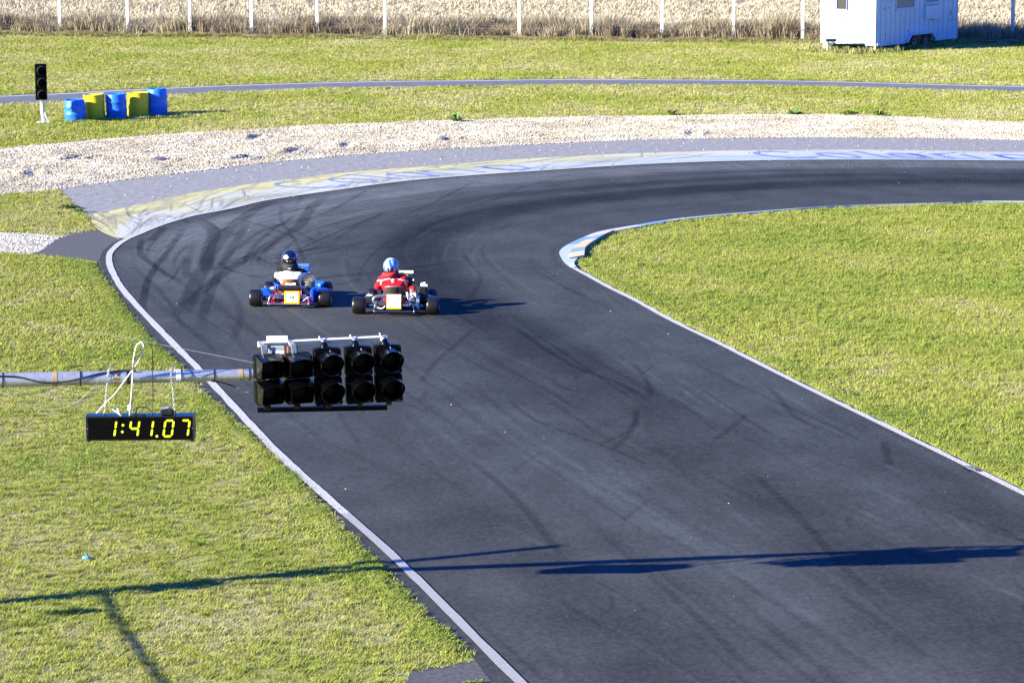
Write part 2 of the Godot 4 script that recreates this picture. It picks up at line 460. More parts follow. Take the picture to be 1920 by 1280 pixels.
func bed_height(x: float, z: float) -> float:
	var h := 0.05 + 0.045 * lumps.get_noise_2d(x, z) + 0.02 * lumps.get_noise_2d(x * 4.0, z * 4.0)
	for r in RUTS:
		var d := Vector2(x, z) - Vector2(r[0], r[1])
		var t := Vector2(cos(r[2]), sin(r[2]))
		var al = d.dot(t) / r[3]; var ac := d.dot(Vector2(-t.y, t.x)) / 0.22
		if absf(al) < 1.3 and absf(ac) < 2.5:
			h -= 0.10 * exp(-al * al * 3.0) * (exp(-ac * ac * 2.0) - 0.55 * exp(-(ac - 1.1) * (ac - 1.1) * 3.0) - 0.55 * exp(-(ac + 1.1) * (ac + 1.1) * 3.0))
	return maxf(h, 0.006)

func make_materials() -> void:
	var asphalt := mat("asphalt", Color(0.92, 0.96, 1.0), 0.8, 0.0, 0.25)
	asphalt.albedo_texture = ImageTexture.create_from_image(track_image())
	asphalt.texture_repeat = false
	var apron := mat("apron_asphalt", Color.WHITE, 0.85)
	apron.albedo_texture = noise_tex(0.02, 31, [lin(0.17, 0.172, 0.187), lin(0.21, 0.212, 0.225), lin(0.25, 0.25, 0.255)], [0.25, 0.5, 0.8], 1024, 6)
	world_map(apron, 0.22)
	var path := mat("old_asphalt", Color.WHITE, 0.85)
	path.albedo_texture = noise_tex(0.03, 33, [lin(0.045, 0.046, 0.053), lin(0.066, 0.066, 0.074), lin(0.09, 0.088, 0.09)], [0.25, 0.5, 0.85], 1024, 6)
	world_map(path, 0.4)
	var soil := mat("soil", Color.WHITE, 0.95)
	soil.albedo_texture = noise_tex(0.02, 35, [lin(0.15, 0.18, 0.035), lin(0.23, 0.25, 0.06), lin(0.29, 0.28, 0.11), lin(0.33, 0.29, 0.17)], [0.25, 0.45, 0.62, 0.85], 1024, 7)
	world_map(soil, 0.23)
	var bed := mat("gravel_fines", Color.WHITE, 0.95)
	bed.albedo_texture = noise_tex(0.05, 37, [lin(0.24, 0.20, 0.15), lin(0.38, 0.34, 0.27), lin(0.48, 0.44, 0.37)], [0.25, 0.5, 0.8], 1024, 6)
	world_map(bed, 0.5)
	var chalk := mat("chalk_gravel", Color.WHITE, 0.95)
	chalk.albedo_texture = noise_tex(0.09, 39, [lin(0.26, 0.25, 0.23), lin(0.36, 0.35, 0.34), lin(0.42, 0.41, 0.40)], [0.2, 0.42, 0.7], 1024, 6)
	world_map(chalk, 0.6)
	var field := mat("stubble_soil", Color.WHITE, 0.95)
	field.albedo_texture = noise_tex(0.04, 41, [lin(0.30, 0.26, 0.19), lin(0.46, 0.42, 0.33), lin(0.56, 0.52, 0.43)], [0.25, 0.5, 0.8], 1024, 6)
	world_map(field, 0.15)
	var line := mat("line_paint", Color.WHITE, 0.7)
	line.albedo_texture = noise_tex(0.06, 43, [lin(0.08, 0.08, 0.10), lin(0.30, 0.30, 0.30), lin(0.50, 0.50, 0.49), lin(0.58, 0.58, 0.56)], [0.27, 0.38, 0.50, 0.75], 1024, 5)
	world_map(line, 0.7)
	var worn := mat("worn_line_paint", Color.WHITE, 0.75)
	worn.albedo_texture = noise_tex(0.16, 45, [lin(0.06, 0.06, 0.075), lin(0.07, 0.07, 0.085), lin(0.46, 0.47, 0.49), lin(0.58, 0.58, 0.58)], [0.33, 0.45, 0.52, 0.75], 1024, 4)
	world_map(worn, 1.3)
	var band := mat("band_paint", Color(0.84, 0.84, 0.82), 0.8)
	band.albedo_texture = ImageTexture.create_from_image(band_image())
	band.texture_repeat = false
	var letters := mat("letter_paint", Color.WHITE, 0.7)
	letters.albedo_texture = noise_tex(0.05, 47, [lin(0.34, 0.37, 0.44), lin(0.12, 0.20, 0.46), lin(0.06, 0.13, 0.42)], [0.25, 0.42, 0.8], 512, 5)
	world_map(letters, 0.8)
	var b := mat("blade", Color.WHITE, 0.65, 0.0, 0.3)
	b.vertex_color_use_as_albedo = true; b.backlight_enabled = true; b.backlight = Color(0.42, 0.44, 0.14); b.cull_mode = BaseMaterial3D.CULL_DISABLED
	var stone := mat("stone", Color.WHITE, 0.9)
	stone.vertex_color_use_as_albedo = true

func pebble(sd: int) -> ArrayMesh:
	# a broken stone: an octahedron cut once more and knocked about
	var r := RandomNumberGenerator.new(); r.seed = sd
	var s := tool()
	s.set_smooth_group(-1)
	var top := Vector3(r.randf_range(-0.3, 0.3), 0.75, r.randf_range(-0.3, 0.3)); var low := Vector3(0, -0.7, 0)
	var ring := []
	for k in 6:
		var a := TAU * k / 6 + r.randf_range(-0.3, 0.3)
		ring.append(Vector3(cos(a) * r.randf_range(0.8, 1.2), r.randf_range(-0.3, 0.3), sin(a) * r.randf_range(0.6, 1.1)))
	for k in 6:
		tri(s, ring[k], ring[(k + 1) % 6], top, ring[k] + top); tri(s, ring[k], ring[(k + 1) % 6], low, ring[k] + low)
	return mesh_of(s)

func make_ground() -> void:
	var s := tool()
	s.set_smooth_group(-1)
	quad(s, Vector3(-260, 0, 40), Vector3(260, 0, 40), Vector3(260, 0, -420), Vector3(-260, 0, -420), Vector3.UP)
	tag(obj("ground", s, M.soil), "level ground of grass and bare earth under the circuit", "ground", "", "structure")
	# the harvested field beyond the fence
	var fl := curve(fence_line, 1.0)
	s = sheet(shift(fl, -0.4) + V([260, -108, 260, -400, -260, -400, -260, -116]), 0.004, no_uv)
	tag(obj("field", s, M.stubble_soil), "pale harvested field beyond the fence", "field", "", "structure")
	# the far stretch of track
	var rn := even(curve(road_near, 0.5), 120); var rf := even(curve(road_far, 0.5), 120)
	s = tool(); strip(s, rn, rf, 0.008)
	var road := obj("far_road", s, M.apron_road)
	tag(road, "narrow grey strip of track crossing behind the gravel", "road", "", "structure")
	s = tool(); strip(s, shift(rf, 0.52), shift(rf, 0.34), 0.014); obj("edge_line", s, M.line_bright, road)
	s = tool(); strip(s, shift(rn, -0.02).slice(30, 62), shift(rn, -0.10).slice(30, 62), 0.014); obj("edge_line", s, M.line_paint, road)
	# gravel bed
	var ga := even(curve(gravel_edge, 0.4), 230); var gb := even(curve(gravel_inner + apron_edge.slice(1), 0.4), 230)
	s = tool()
	s.set_smooth_group(1)
	var rows := 26
	var grid := []
	for i in ga.size():
		var row := []
		for j in rows + 1:
			var q: Vector2 = ga[i].lerp(gb[i], float(j) / rows)
			var e := minf(1.0, minf(j, rows - j) / 2.5)
			row.append(Vector3(q.x, 0.012 + bed_height(q.x, q.y) * e, q.y))
		grid.append(row)
	for i in ga.size() - 1:
		for j in rows: quad(s, grid[i][j], grid[i + 1][j], grid[i + 1][j + 1], grid[i][j + 1], Vector3.UP)
	tag(obj("gravel_bed", s, M.gravel_fines), "bed of pale gravel curving round the outside of the bend", "gravel", "", "structure")
	var xfs := [[], [], []]; var cols := [[], [], []]
	for k in 175000:
		var f := rng.randf() * (ga.size() - 1.001); var i := int(f)
		var v := rng.randf_range(-0.03, 1.03)
		var q: Vector2 = ga[i].lerp(ga[i + 1], f - i).lerp(gb[i].lerp(gb[i + 1], f - i), v)
		if not in_view(q): continue
		var e := clampf(minf(v, 1.0 - v) * rows / 2.5, 0.0, 1.0)
		var w := rng.randf_range(0.011, 0.029) * (1.0 + 0.5 * absf(fine.get_noise_2d(q.x, q.y)))
		var t := clampf(0.5 + patch.get_noise_2d(q.x * 2.0, q.y * 2.0) * 0.7 + rng.randf_range(-0.4, 0.4), 0.0, 1.0)
		var m := k % 3
		xfs[m].append(Transform3D(Basis.from_euler(Vector3(rng.randf() * TAU, rng.randf() * TAU, rng.randf() * TAU)).scaled(Vector3(w, w * rng.randf_range(0.6, 1.0), w)), Vector3(q.x, 0.014 + bed_height(q.x, q.y) * e, q.y)))
		cols[m].append(Color(0.30, 0.265, 0.20).lerp(Color(0.55, 0.515, 0.44), t) * rng.randf_range(0.86, 1.08))
	for m in 3:
		tag(copies("gravel", pebble(70 + m), M.stone, xfs[m], cols[m]), ["loose pale stones lying all over the gravel bed", "loose tan stones mixed through the gravel bed", "loose angular stones scattered over the gravel bed"][m], "gravel", "", "stuff")
	# grey apron outside the painted band, under the track's edge
	s = sheet(apron_edge_smooth() + shift(curve(outer_line, 0.4), 0.25).filter(func(q): return q.y < -54.0), 0.008, no_uv)
	tag(obj("apron", s, M.apron_asphalt), "grey asphalt apron between gravel and painted band", "apron", "", "structure")
	# track
	var outer := curve(outer_line, 0.4)
	var out_edge := shift(outer.filter(func(q): return q.y < -53.2), -0.16)
	var inner_edge := shift(curve(inner_line, 0.4), 0.10)
	inner_edge.reverse()
	s = sheet(left_verge + out_edge + inner_edge, 0.012, track_uv)
	tag(obj("track", s, M.asphalt), "dark asphalt kart track bending right with skid marks", "track", "", "structure")
	# side paths
	s = sheet(V([-8.24, -57.29, -8.78, -56.44, -8.87, -55.84, -8.93, -54.38, -9.08, -53.96, -8.59, -53.61, -8.00, -53.27, -7.68, -53.00, -7.23, -52.33, -7.35, -55.10, -7.54, -55.61]), 0.009, no_uv)
	tag(obj("side_path", s, M.old_asphalt), "stub of grey asphalt leaving the track by the band", "path", "", "structure")
	s = sheet(V([-0.96, -26.49, -0.81, -26.58, -0.61, -26.63, -0.38, -26.79, -0.28, -27.07, 0.00, -26.26, 0.64, -23.87, -1.00, -23.87, -0.98, -26.00]), 0.009, no_uv)
	tag(obj("side_path", s, M.old_asphalt), "patch of old grey asphalt at the near corner of the lawn", "path", "", "structure")
	s = sheet(V([-10.98, -57.06, -10.10, -56.82, -9.44, -56.67, -8.85, -56.21, -8.68, -56.52, -8.84, -55.76, -8.87, -54.38, -9.03, -53.89, -9.65, -54.24, -10.50, -54.52]), 0.005, no_uv)
	tag(obj("gravel_path", s, M.chalk_gravel), "white chalky gravel path joining the asphalt stub", "path", "", "structure")
	# paint
	var near_line := outer.filter(func(q): return q.y > -33.0)
	var far_line := outer.filter(func(q): return q.y <= -32.7)
	s = tool(); strip(s, ragged(near_line, -0.055), ragged(near_line, 0.055), 0.024)
	tag(obj("edge_line", s, M.worn_line_paint), "worn speckled near end of the white left edge line", "line", "", "structure")
	s = tool(); strip(s, ragged(far_line, -0.058), ragged(far_line, 0.058), 0.022)
	tag(obj("edge_line", s, M.line_paint), "white edge line round the outside of the bend", "line", "", "structure")
	var inner := curve(inner_line, 0.3)
	var straight := inner.filter(func(q): return q.y > -52.2)
	s = tool()
	var wa := []; var wb := []
	for i in straight.size():
		wa.append(shift(straight, -0.045)[i]); wb.append(shift(straight, 0.06 + 0.035 * fine.get_noise_1d(i * 7.0))[i])
	strip(s, wa, wb, 0.022)
	tag(obj("edge_line", s, M.line_paint), "white edge line along the inside lawn", "line", "", "structure")
	# painted band with its lettering
	var bi := even(shift(outer.filter(func(q): return q.y < -55.9), -0.075), 160); var bo := even(curve(band_edge, 0.4), 160)
	s = tool()
	s.set_smooth_group(-1)
	for i in 160:
		var v := [[bi[i], i, 0.0], [bo[i], i, 1.0], [bo[i + 1], i + 1, 1.0], [bi[i + 1], i + 1, 0.0]]
		for k in [0, 1, 2, 0, 2, 3]:
			s.set_uv(Vector2(v[k][1] / 160.0, v[k][2])); s.add_vertex(Vector3(v[k][0].x, 0.018, v[k][0].y))
	var band := obj("painted_band", s, M.band_paint)
	tag(band, "worn yellow and white painted band outside the edge line", "paint", "", "structure")
	for word in WORDS:
		for k in word.size():
			var g: Array = word[k]
			s = tool()
			for st in letter(g[0]):
				var pts := []
				for p in curve(st, 0.1):
					var f: float = clampf(lerpf(g[1], g[2], p.x), 0.0, 0.9999) * 160.0
					var i := int(f)
					var a: Vector2 = bi[i].lerp(bi[i + 1], f - i); var b: Vector2 = bo[i].lerp(bo[i + 1], f - i)
					pts.append(a.lerp(b, 0.10 + 0.76 * p.y))
				strip(s, shift(pts, -g[3]), shift(pts, g[3]), 0.023)
			obj("letter", s, M.letter_paint, band)
	# kerb on the inside of the bend: a flat painted border with raised blocks behind it
	var kerb := thing("kerb", "low blue and white kerb round the inside of the bend", "kerb")
	var kl := inner.filter(func(q): return q.y <= -52.0)
	var kn := kl.size() - 1
	var at := 0
	var flip := 0
	while at < kn:
		var to := mini(kn, at + 4)
		var seg := kl.slice(at, to + 1)
		s = tool()
		var e0 := shift(kl, -0.05).slice(at, to + 1); var e1 := []
		for i in range(at, to + 1): e1.append(shift(kl, 0.34 * clampf(1.15 - i / 70.0, 0.42, 1.0) * lerpf(0.30, 1.0, smoothstep(0.0, 6.0, i)) - 0.05)[i])
		for i in seg.size() - 1:
			var a := Vector3(e0[i].x, 0.02, e0[i].y); var b := Vector3(e0[i + 1].x, 0.02, e0[i + 1].y)
			var c := Vector3(e1[i + 1].x, 0.04, e1[i + 1].y); var d := Vector3(e1[i].x, 0.04, e1[i].y)
			s.set_smooth_group(-1)
			quad(s, a, b, c, d, Vector3.UP)
			quad(s, d, c, c - Vector3(0, 0.045, 0), d - Vector3(0, 0.045, 0), Vector3(d.x - a.x, 0, d.z - a.z))
		obj("kerb_stone", s, [M.kerb_pale, M.kerb_pale, M.kerb_pale, M.kerb_blue, M.kerb_white, M.kerb_white, M.kerb_blue][flip % 7], kerb)
		at = to; flip += 1
	var blocks := V([1.06, -53.13, 1.09, -53.82, 1.14, -54.38, 1.25, -54.95, 1.42, -55.54, 1.62, -56.14, 1.89, -56.75])
	var backs := V([1.34, -53.27, 1.36, -53.89, 1.39, -54.38, 1.50, -54.95, 1.65, -55.54, 1.83, -56.21, 2.02, -56.75])
	for i in blocks.size() - 1:
		s = tool()
		s.set_smooth_group(-1)
		var p0: Vector2 = blocks[i]; var p1: Vector2 = blocks[i + 1].lerp(p0, 0.02); var q1: Vector2 = backs[i + 1].lerp(backs[i], 0.02); var q0: Vector2 = backs[i]
		var a := Vector3(p0.x, 0.05, p0.y); var b := Vector3(p1.x, 0.05, p1.y); var c := Vector3(q1.x, 0.082, q1.y); var d := Vector3(q0.x, 0.082, q0.y)
		quad(s, a, b, c, d, Vector3.UP)
		var dn := Vector3(0, -0.10, 0)
		quad(s, d, c, c + dn, d + dn, d - a); quad(s, a, b, b + dn * 0.4, a + dn * 0.4, a - d)
		quad(s, a, d, d + dn, a + dn * 0.4, a - b); quad(s, b, c, c + dn, b + dn * 0.4, b - a)
		obj("kerb_block", s, M.kerb_cream if i % 3 == 0 else (M.kerb_blue if i % 3 == 1 else M.kerb_yellow), kerb)

func apron_edge_smooth() -> Array:
	var c := V([-7.50, -55.54, -8.20, -57.21, -8.70, -59.15, -9.02, -60.26, -9.51, -62.04]) + curve(apron_edge, 0.4)
	c.reverse()
	return c

func make_plants() -> void:
	patch.frequency = 0.22; patch.fractal_octaves = 4; patch.seed = 3
	var lawn := tuft(14, 0.065, 0.036, 0.0034, 1.1)
	var lawn2 := tuft(14, 0.085, 0.046, 0.0045, 1.05)
	var rough := tuft(14, 0.12, 0.062, 0.0062, 0.9)
	var left := V([-1.00, -23.87, -0.97, -26.00, -0.96, -26.45, -0.81, -26.52, -0.61, -26.59, -0.40, -26.83]) + left_verge.slice(1) + V([-7.98, -53.13, -8.58, -53.54, -9.06, -53.82, -9.62, -54.10, -10.91, -54.52]) + V([-16, -50, -16, -18])
	grass("lawn_grass", "short mown grass left of the track, nearest part", left, 44000, lawn, 0.10, func(q): return seen(q) if q.y > -41.0 else 0.0)
	grass("lawn_grass", "short mown grass left of the track beyond the start light arm", left, 18000, lawn2, 0.04, func(q): return seen(q) if q.y <= -41.0 else 0.0)
	var infield := right_verge + V([26, -18])
	grass("lawn_grass", "short mown grass inside the bend, right of the track", infield, 62000, lawn2, -0.10)
	grass("lawn_grass", "ragged grass patch between gravel bed and chalk path", V([-11.97, -62.32, -11.16, -62.98, -10.51, -63.26, -10.04, -63.84, -9.47, -61.77, -8.80, -59.49, -8.27, -57.29, -8.80, -56.59, -9.47, -56.82, -10.12, -56.98, -11.01, -57.21]), 5200, lawn2, 0.22)
	var verge: Array = even(curve(gravel_edge, 0.4), 100)
	var rn := even(curve(road_near, 0.5), 100); rn.reverse()
	grass("verge_grass", "strip of grass between gravel bed and far road", shift(verge, -0.05) + rn, 44000, rough, 0.26)
	var rf := even(curve(road_far, 0.5), 100)
	var fl := shift(curve(fence_line, 1.0), 0.5); fl.reverse()
	grass("verge_grass", "wide grass strip between far road and fence", rf + fl, 76000, rough, 0.24, func(q): return seen(q) * 1.0)
	# dry tall grass along the fence
	var tall := tuft(16, 0.16, 0.62, 0.010, 0.35)
	var xfs := []; var cols := []
	for k in 19000:
		var f := rng.randf_range(-26.0, 28.0)
		var q := Vector2(f, 0)
		for i in fence_line.size() - 1:
			if f >= fence_line[i].x and f <= fence_line[i + 1].x: q.y = remap(f, fence_line[i].x, fence_line[i + 1].x, fence_line[i].y, fence_line[i + 1].y)
		var back := rng.randf_range(-2.2, 5.2)
		if back < -0.2 and rng.randf() > 1.0 + back / 2.4: continue
		q.y -= back
		if not in_view(q): continue
		var hgt := (0.22 if back < -0.2 else rng.randf_range(0.6, 1.2)) * (1.0 + 0.9 * patch.get_noise_2d(q.x * 1.5, q.y)) * (1.0 - 0.5 * smoothstep(2.5, 5.2, back))
		if f > 12.5 and f < 17.4 and back < -0.3: continue
		xfs.append(Transform3D(Basis(Vector3.UP, rng.randf() * TAU).scaled(Vector3(1, maxf(hgt, 0.1), 1)), Vector3(q.x, 0.004, q.y)))
		var t := clampf(0.5 + patch.get_noise_2d(q.x * 0.8, q.y * 2.0) + rng.randf_range(-0.35, 0.35), 0.0, 1.0)
		cols.append((Color(0.25, 0.20, 0.15).lerp(Color(0.45, 0.40, 0.31), t) if back > -0.2 else Color(0.30, 0.25, 0.13).lerp(Color(0.33, 0.31, 0.12), t)) * rng.randf_range(0.7, 1.2))
	tag(copies("dry_grass", tall, M.blade, xfs, cols), "tall brown dry grass standing along the fence", "grass", "", "stuff")
	# straw left on the harvested field
	var straw := tool()
	for i in 9:
		var a := rng.randf() * TAU; var r := rng.randf() * 0.2
		blade(straw, Vector3(cos(a) * r, 0.0, sin(a) * r), rng.randf() * TAU, rng.randf_range(0.06, 0.30), rng.randf_range(0.012, 0.03), rng.randf_range(0.05, 0.3))
	xfs = []; cols = []
	for k in 52000:
		var z := rng.randf_range(-155.0, -113.5)
		var q := Vector2(rng.randf_range(-1.0, 1.0) * (-z * 0.176 + 2.0), z)
		if q.y > -113.0 - 0.1 * -q.x - 1.6: continue
		var w := rng.randf_range(0.7, 1.3)
		xfs.append(Transform3D(Basis(Vector3.UP, rng.randf() * TAU).scaled(Vector3(w, w * (0.8 + 0.5 * fine.get_noise_2d(q.x, q.y)), w)), Vector3(q.x, 0.006, q.y)))
		cols.append(Color(0.46, 0.40, 0.29).lerp(Color(0.62, 0.57, 0.46), rng.randf()) * rng.randf_range(0.7, 1.15))
	tag(copies("field_stubble", mesh_of(straw), M.blade, xfs, cols), "pale broken maize straw covering the harvested field", "stubble", "", "stuff")
	# broad-leaved weeds along the edges of the lawns
	var weed := leafy(14, 0.10, 0.075)
	xfs = []; cols = []
	var edges := [[right_verge, 0.0, 0.6, 520], [left_verge, -0.5, -0.02, 420]]
	for e in edges:
		var ln := even(curve(e[0], 0.3), 300)
		for k in e[3] * 3:
			var i := rng.randi_range(0, 299)
			if e[3] == 520 and ln[i].y < -53.0 and rng.randf() < 0.93: continue
			var n := fine.get_noise_2d(ln[i].x * 0.7, ln[i].y * 0.7)
			if n < -0.05: continue
			var k2 := rng.randf() * rng.randf()
			var q: Vector2 = ln[i] + Vector2(1, -0.3) * (lerpf(e[1], e[2], k2) if e[3] == 520 else lerpf(e[2], e[1], k2))
			if not in_view(q): continue
			xfs.append(Transform3D(Basis(Vector3.UP, rng.randf() * TAU).scaled(Vector3.ONE * rng.randf_range(0.28, 0.62)), Vector3(q.x, 0.012, q.y)))
			cols.append(Color(0.10, 0.19, 0.025).lerp(Color(0.22, 0.29, 0.05), rng.randf()))
	tag(copies("edge_weeds", weed, M.blade, xfs, cols), "low broad-leaved weeds creeping over the edges of the lawns", "weeds", "", "stuff")
	# ragged turf hanging over the edges of the asphalt
	xfs = []; cols = []
	for e in [[right_verge, -1.0, 0.05], [left_verge.slice(1), 1.0, -0.15]]:
		var ln := even(curve(e[0], 0.3), 900)
		for k in 5200:
			var i := rng.randi_range(0, 899)
			var q: Vector2 = ln[i] + Vector2(e[2], 0.0) + Vector2(1.0, 0.0) * e[1] * (0.10 * fine.get_noise_2d(ln[i].x * 1.5, ln[i].y * 1.5) + 0.06 * clump.get_noise_2d(ln[i].x, ln[i].y) + rng.randf_range(-0.10, 0.04))
			if not in_view(q) or (e[1] < 0.0 and ln[i].y < -52.0): continue
			var w := rng.randf_range(0.6, 1.2)
			xfs.append(Transform3D(Basis(Vector3.UP, rng.randf() * TAU).scaled(Vector3.ONE * w), Vector3(q.x, 0.012, q.y)))
			cols.append(grass_tone(q.x, q.y, -0.25))
	for e in [[right_verge, 1.0], [left_verge.slice(1), -1.0]]:
		var ln := even(curve(e[0], 0.3), 900)
		for k in 3600:
			var i := rng.randi_range(0, 899)
			var q: Vector2 = ln[i] + Vector2(e[1] * (0.08 + 0.75 * rng.randf() * rng.randf()), 0.0)
			if not in_view(q) or (e[1] > 0.0 and ln[i].y < -52.0) or fine.get_noise_2d(q.x * 0.6, q.y * 0.6) < -0.1: continue
			xfs.append(Transform3D(Basis(Vector3.UP, rng.randf() * TAU).scaled(Vector3.ONE * rng.randf_range(0.8, 1.5)), Vector3(q.x, 0.0, q.y)))
			cols.append(grass_tone(q.x, q.y, -0.5))
	tag(copies("edge_grass", lawn2, M.blade, xfs, cols), "ragged fringe of greener grass hanging over the asphalt edges", "grass", "", "stuff")
	# crushed chalk on the path
	xfs = []; cols = []
	for q in scatter(V([-10.98, -57.06, -10.10, -56.82, -9.44, -56.67, -8.85, -56.21, -8.68, -56.52, -8.84, -55.76, -8.87, -54.38, -9.03, -53.89, -9.65, -54.24, -10.50, -54.52]), 5000, seen):
		var w := rng.randf_range(0.008, 0.024)
		xfs.append(Transform3D(Basis.from_euler(Vector3(rng.randf() * 6.0, rng.randf() * TAU, rng.randf() * 6.0)).scaled(Vector3.ONE * w), Vector3(q.x, 0.008, q.y)))
		cols.append(Color(0.50, 0.48, 0.45) * rng.randf_range(0.55, 1.1))
	tag(copies("chalk_stones", pebble(83), M.stone, xfs, cols), "crushed white chalk lying on the path at the left", "gravel", "", "stuff")
	# stones thrown out of the bed on to the apron and the track
	xfs = []; cols = []
	var aa := even(curve(apron_edge, 0.4), 200); var oo := even(curve(outer_line, 0.4).filter(func(q): return q.y < -56.0), 200)
	for k in 900:
		var i := rng.randi_range(0, 199)
		var q: Vector2 = aa[i].lerp(oo[i], rng.randf() * rng.randf() * 1.1)
		var w := rng.randf_range(0.006, 0.018)
		xfs.append(Transform3D(Basis.from_euler(Vector3(rng.randf(), rng.randf() * TAU, rng.randf())).scaled(Vector3.ONE * w), Vector3(q.x, 0.022 + w * 0.3, q.y)))
		cols.append(Color(0.6, 0.57, 0.5) if rng.randf() < 0.6 else Color(0.03, 0.03, 0.03))
	for k in 130:
		var q := Vector2(rng.randf_range(-6, 10), rng.randf_range(-69, -27))
		var w := rng.randf_range(0.004, 0.011)
		if not Geometry2D.is_point_in_polygon(q, PackedVector2Array(outer_line + reversed(inner_line))): continue
		xfs.append(Transform3D(Basis.from_euler(Vector3(rng.randf(), rng.randf() * TAU, rng.randf())).scaled(Vector3(w * 1.5, w * 0.7, w)), Vector3(q.x, 0.012 + w * 0.4, q.y)))
		cols.append(Color(0.55, 0.53, 0.48) if rng.randf() < 0.55 else Color(0.015, 0.015, 0.015))
	tag(copies("stray_stones", pebble(81), M.stone, xfs, cols), "stray stones and rubber crumbs on apron and track", "stones", "", "stuff")
	# single weeds
	for w in WEEDS:
		var o := thing("weed_plant", w[1], "plant", w[0], rng.randf() * TAU, "weeds at the gravel")
		var lm := mat("weed_leaf_%d" % taken["weed_plant"], lin(0.09, 0.17, 0.03), 0.6)
		part("foliage", leafy(26, w[2] * 0.75, w[3] * 0.8), lm, o)
		tb("stem", [Vector3(0, -0.01, 0), Vector3(0.01, w[3] * 0.4, 0), Vector3(0.0, w[3] * 0.8, 0.02)], [0.008, 0.006, 0.003], lm, o, 5)

func ragged(line: Array, by: float) -> Array:
	var o := shift(line, by)
	for i in o.size(): o[i] += (o[i] - line[i]) * (0.22 * fine.get_noise_2d(o[i].x * 2.0, o[i].y * 2.0) + 0.10 * clump.get_noise_2d(o[i].x * 2.0, o[i].y * 2.0))
	return o
func reversed(a: Array) -> Array:
	var b := a.duplicate(); b.reverse()
	return b

# ---------- where things lie on the ground ----------
var SKIDS := [
	[V([-6.54, -57.61, -6.51, -55.46, -6.48, -53.54, -6.48, -52.26, -6.42, -50.67, -6.25, -48.65, -6.07, -47.00]), 0.17, -22.0],
	[V([-7.24, -56.29, -7.04, -54.45, -6.85, -53.47, -6.48, -52.26, -6.16, -51.30, -5.73, -50.18]), 0.16, -20.0],
	[V([-6.95, -57.61, -6.96, -56.59, -6.99, -55.54]), 0.22, -20.0],
	[V([-6.40, -58.74, -6.05, -57.69, -5.84, -56.52, -5.78, -55.10, -5.66, -53.34, -5.42, -51.30]), 0.34, -20.0],
	[V([-5.06, -62.32, -5.49, -59.41, -5.66, -56.59, -5.66, -54.38, -5.59, -52.00, -5.52, -49.52, -5.36, -46.47]), 0.36, -17.0],
	[V([-4.03, -63.26, -4.23, -60.26, -4.27, -57.77, -4.55, -55.84, -4.87, -53.68, -5.11, -52.00, -5.33, -49.52, -5.44, -47.54]), 0.30, -18.0],
	[V([-3.09, -64.42, -3.87, -59.83, -4.88, -57.37, -5.24, -54.38, -5.37, -51.68]), 0.16, -14.0],
	[V([-5.42, -59.83, -5.34, -56.59, -5.31, -53.00, -5.15, -48.65, -4.97, -45.45]), 0.22, -14.0],
	[V([-4.42, -59.83, -4.70, -57.77, -4.82, -56.59, -4.94, -54.38, -4.90, -52.33]), 0.13, -14.0],
	[V([-4.89, -61.59, -4.74, -58.99, -4.35, -56.59, -4.06, -54.74, -3.74, -52.33]), 0.10, -11.0],
	[V([-0.73, -65.94, -2.00, -60.26, -2.84, -58.99, -3.72, -55.84, -4.18, -53.68]), 0.10, -13.0],
	[V([1.62, -67.53, 0.36, -64.42, -1.13, -61.14, -2.15, -58.17]), 0.09, -11.0],
	[V([0.36, -64.92, -0.34, -62.04, -1.22, -59.83]), 0.08, -11.0],
	[V([3.00, -67.75, 1.45, -65.43, 0.23, -63.45, -1.01, -60.70]), 0.09, -10.0],
	[V([-6.07, -53.68, -5.94, -52.33, -5.73, -50.73]), 0.2, -13.0],
	[V([-6.89, -52.33, -6.54, -51.05, -6.07, -49.52, -5.51, -47.00, -5.20, -45.45]), 0.12, -10.0],
	[V([-5.26, -51.05, -4.70, -48.65, -4.41, -46.47, -4.34, -43.99]), 0.16, -9.0],
	[V([-0.57, -45.70, -0.90, -43.95, -1.18, -42.32, -1.30, -40.93]), 0.12, -10.0],
	[V([1.80, -42.67, 1.95, -41.01, 1.95, -39.74]), 0.12, -10.0],
	[V([1.71, -38.98, 1.64, -38.00, 1.46, -37.03, 1.24, -36.24]), 0.12, -11.0],
	[V([3.19, -38.68, 2.90, -37.72, 2.61, -36.90]), 0.12, -10.0],
	[V([3.61, -41.13, 3.73, -39.93, 3.83, -38.61, 4.08, -37.55]), 0.12, -10.0],
	[V([4.84, -37.03, 4.77, -36.21, 4.72, -35.33]), 0.14, -12.0],
	[V([0.00, -45.95, 0.80, -42.63, 1.53, -40.93, 1.99, -39.35]), 0.14, -10.0],
	[V([-0.07, -39.93, 0.15, -38.79, 0.50, -37.90, 1.23, -36.54, 1.79, -35.27]), 0.10, -9.0],
	[V([-0.54, -35.89, 0.00, -33.80, 0.36, -31.93, 0.58, -30.48]), 0.13, -10.0],
	[V([-1.01, -54.38, -0.57, -51.05, -0.72, -48.65, -1.04, -46.47]), 0.12, -8.0],
	[V([2.91, -35.27, 3.25, -33.24, 3.50, -30.95, 3.75, -29.15]), 0.14, -9.0],
	[V([0.86, -32.44, 1.47, -30.02, 1.96, -27.92, 2.30, -26.26]), 0.12, -8.0],
]
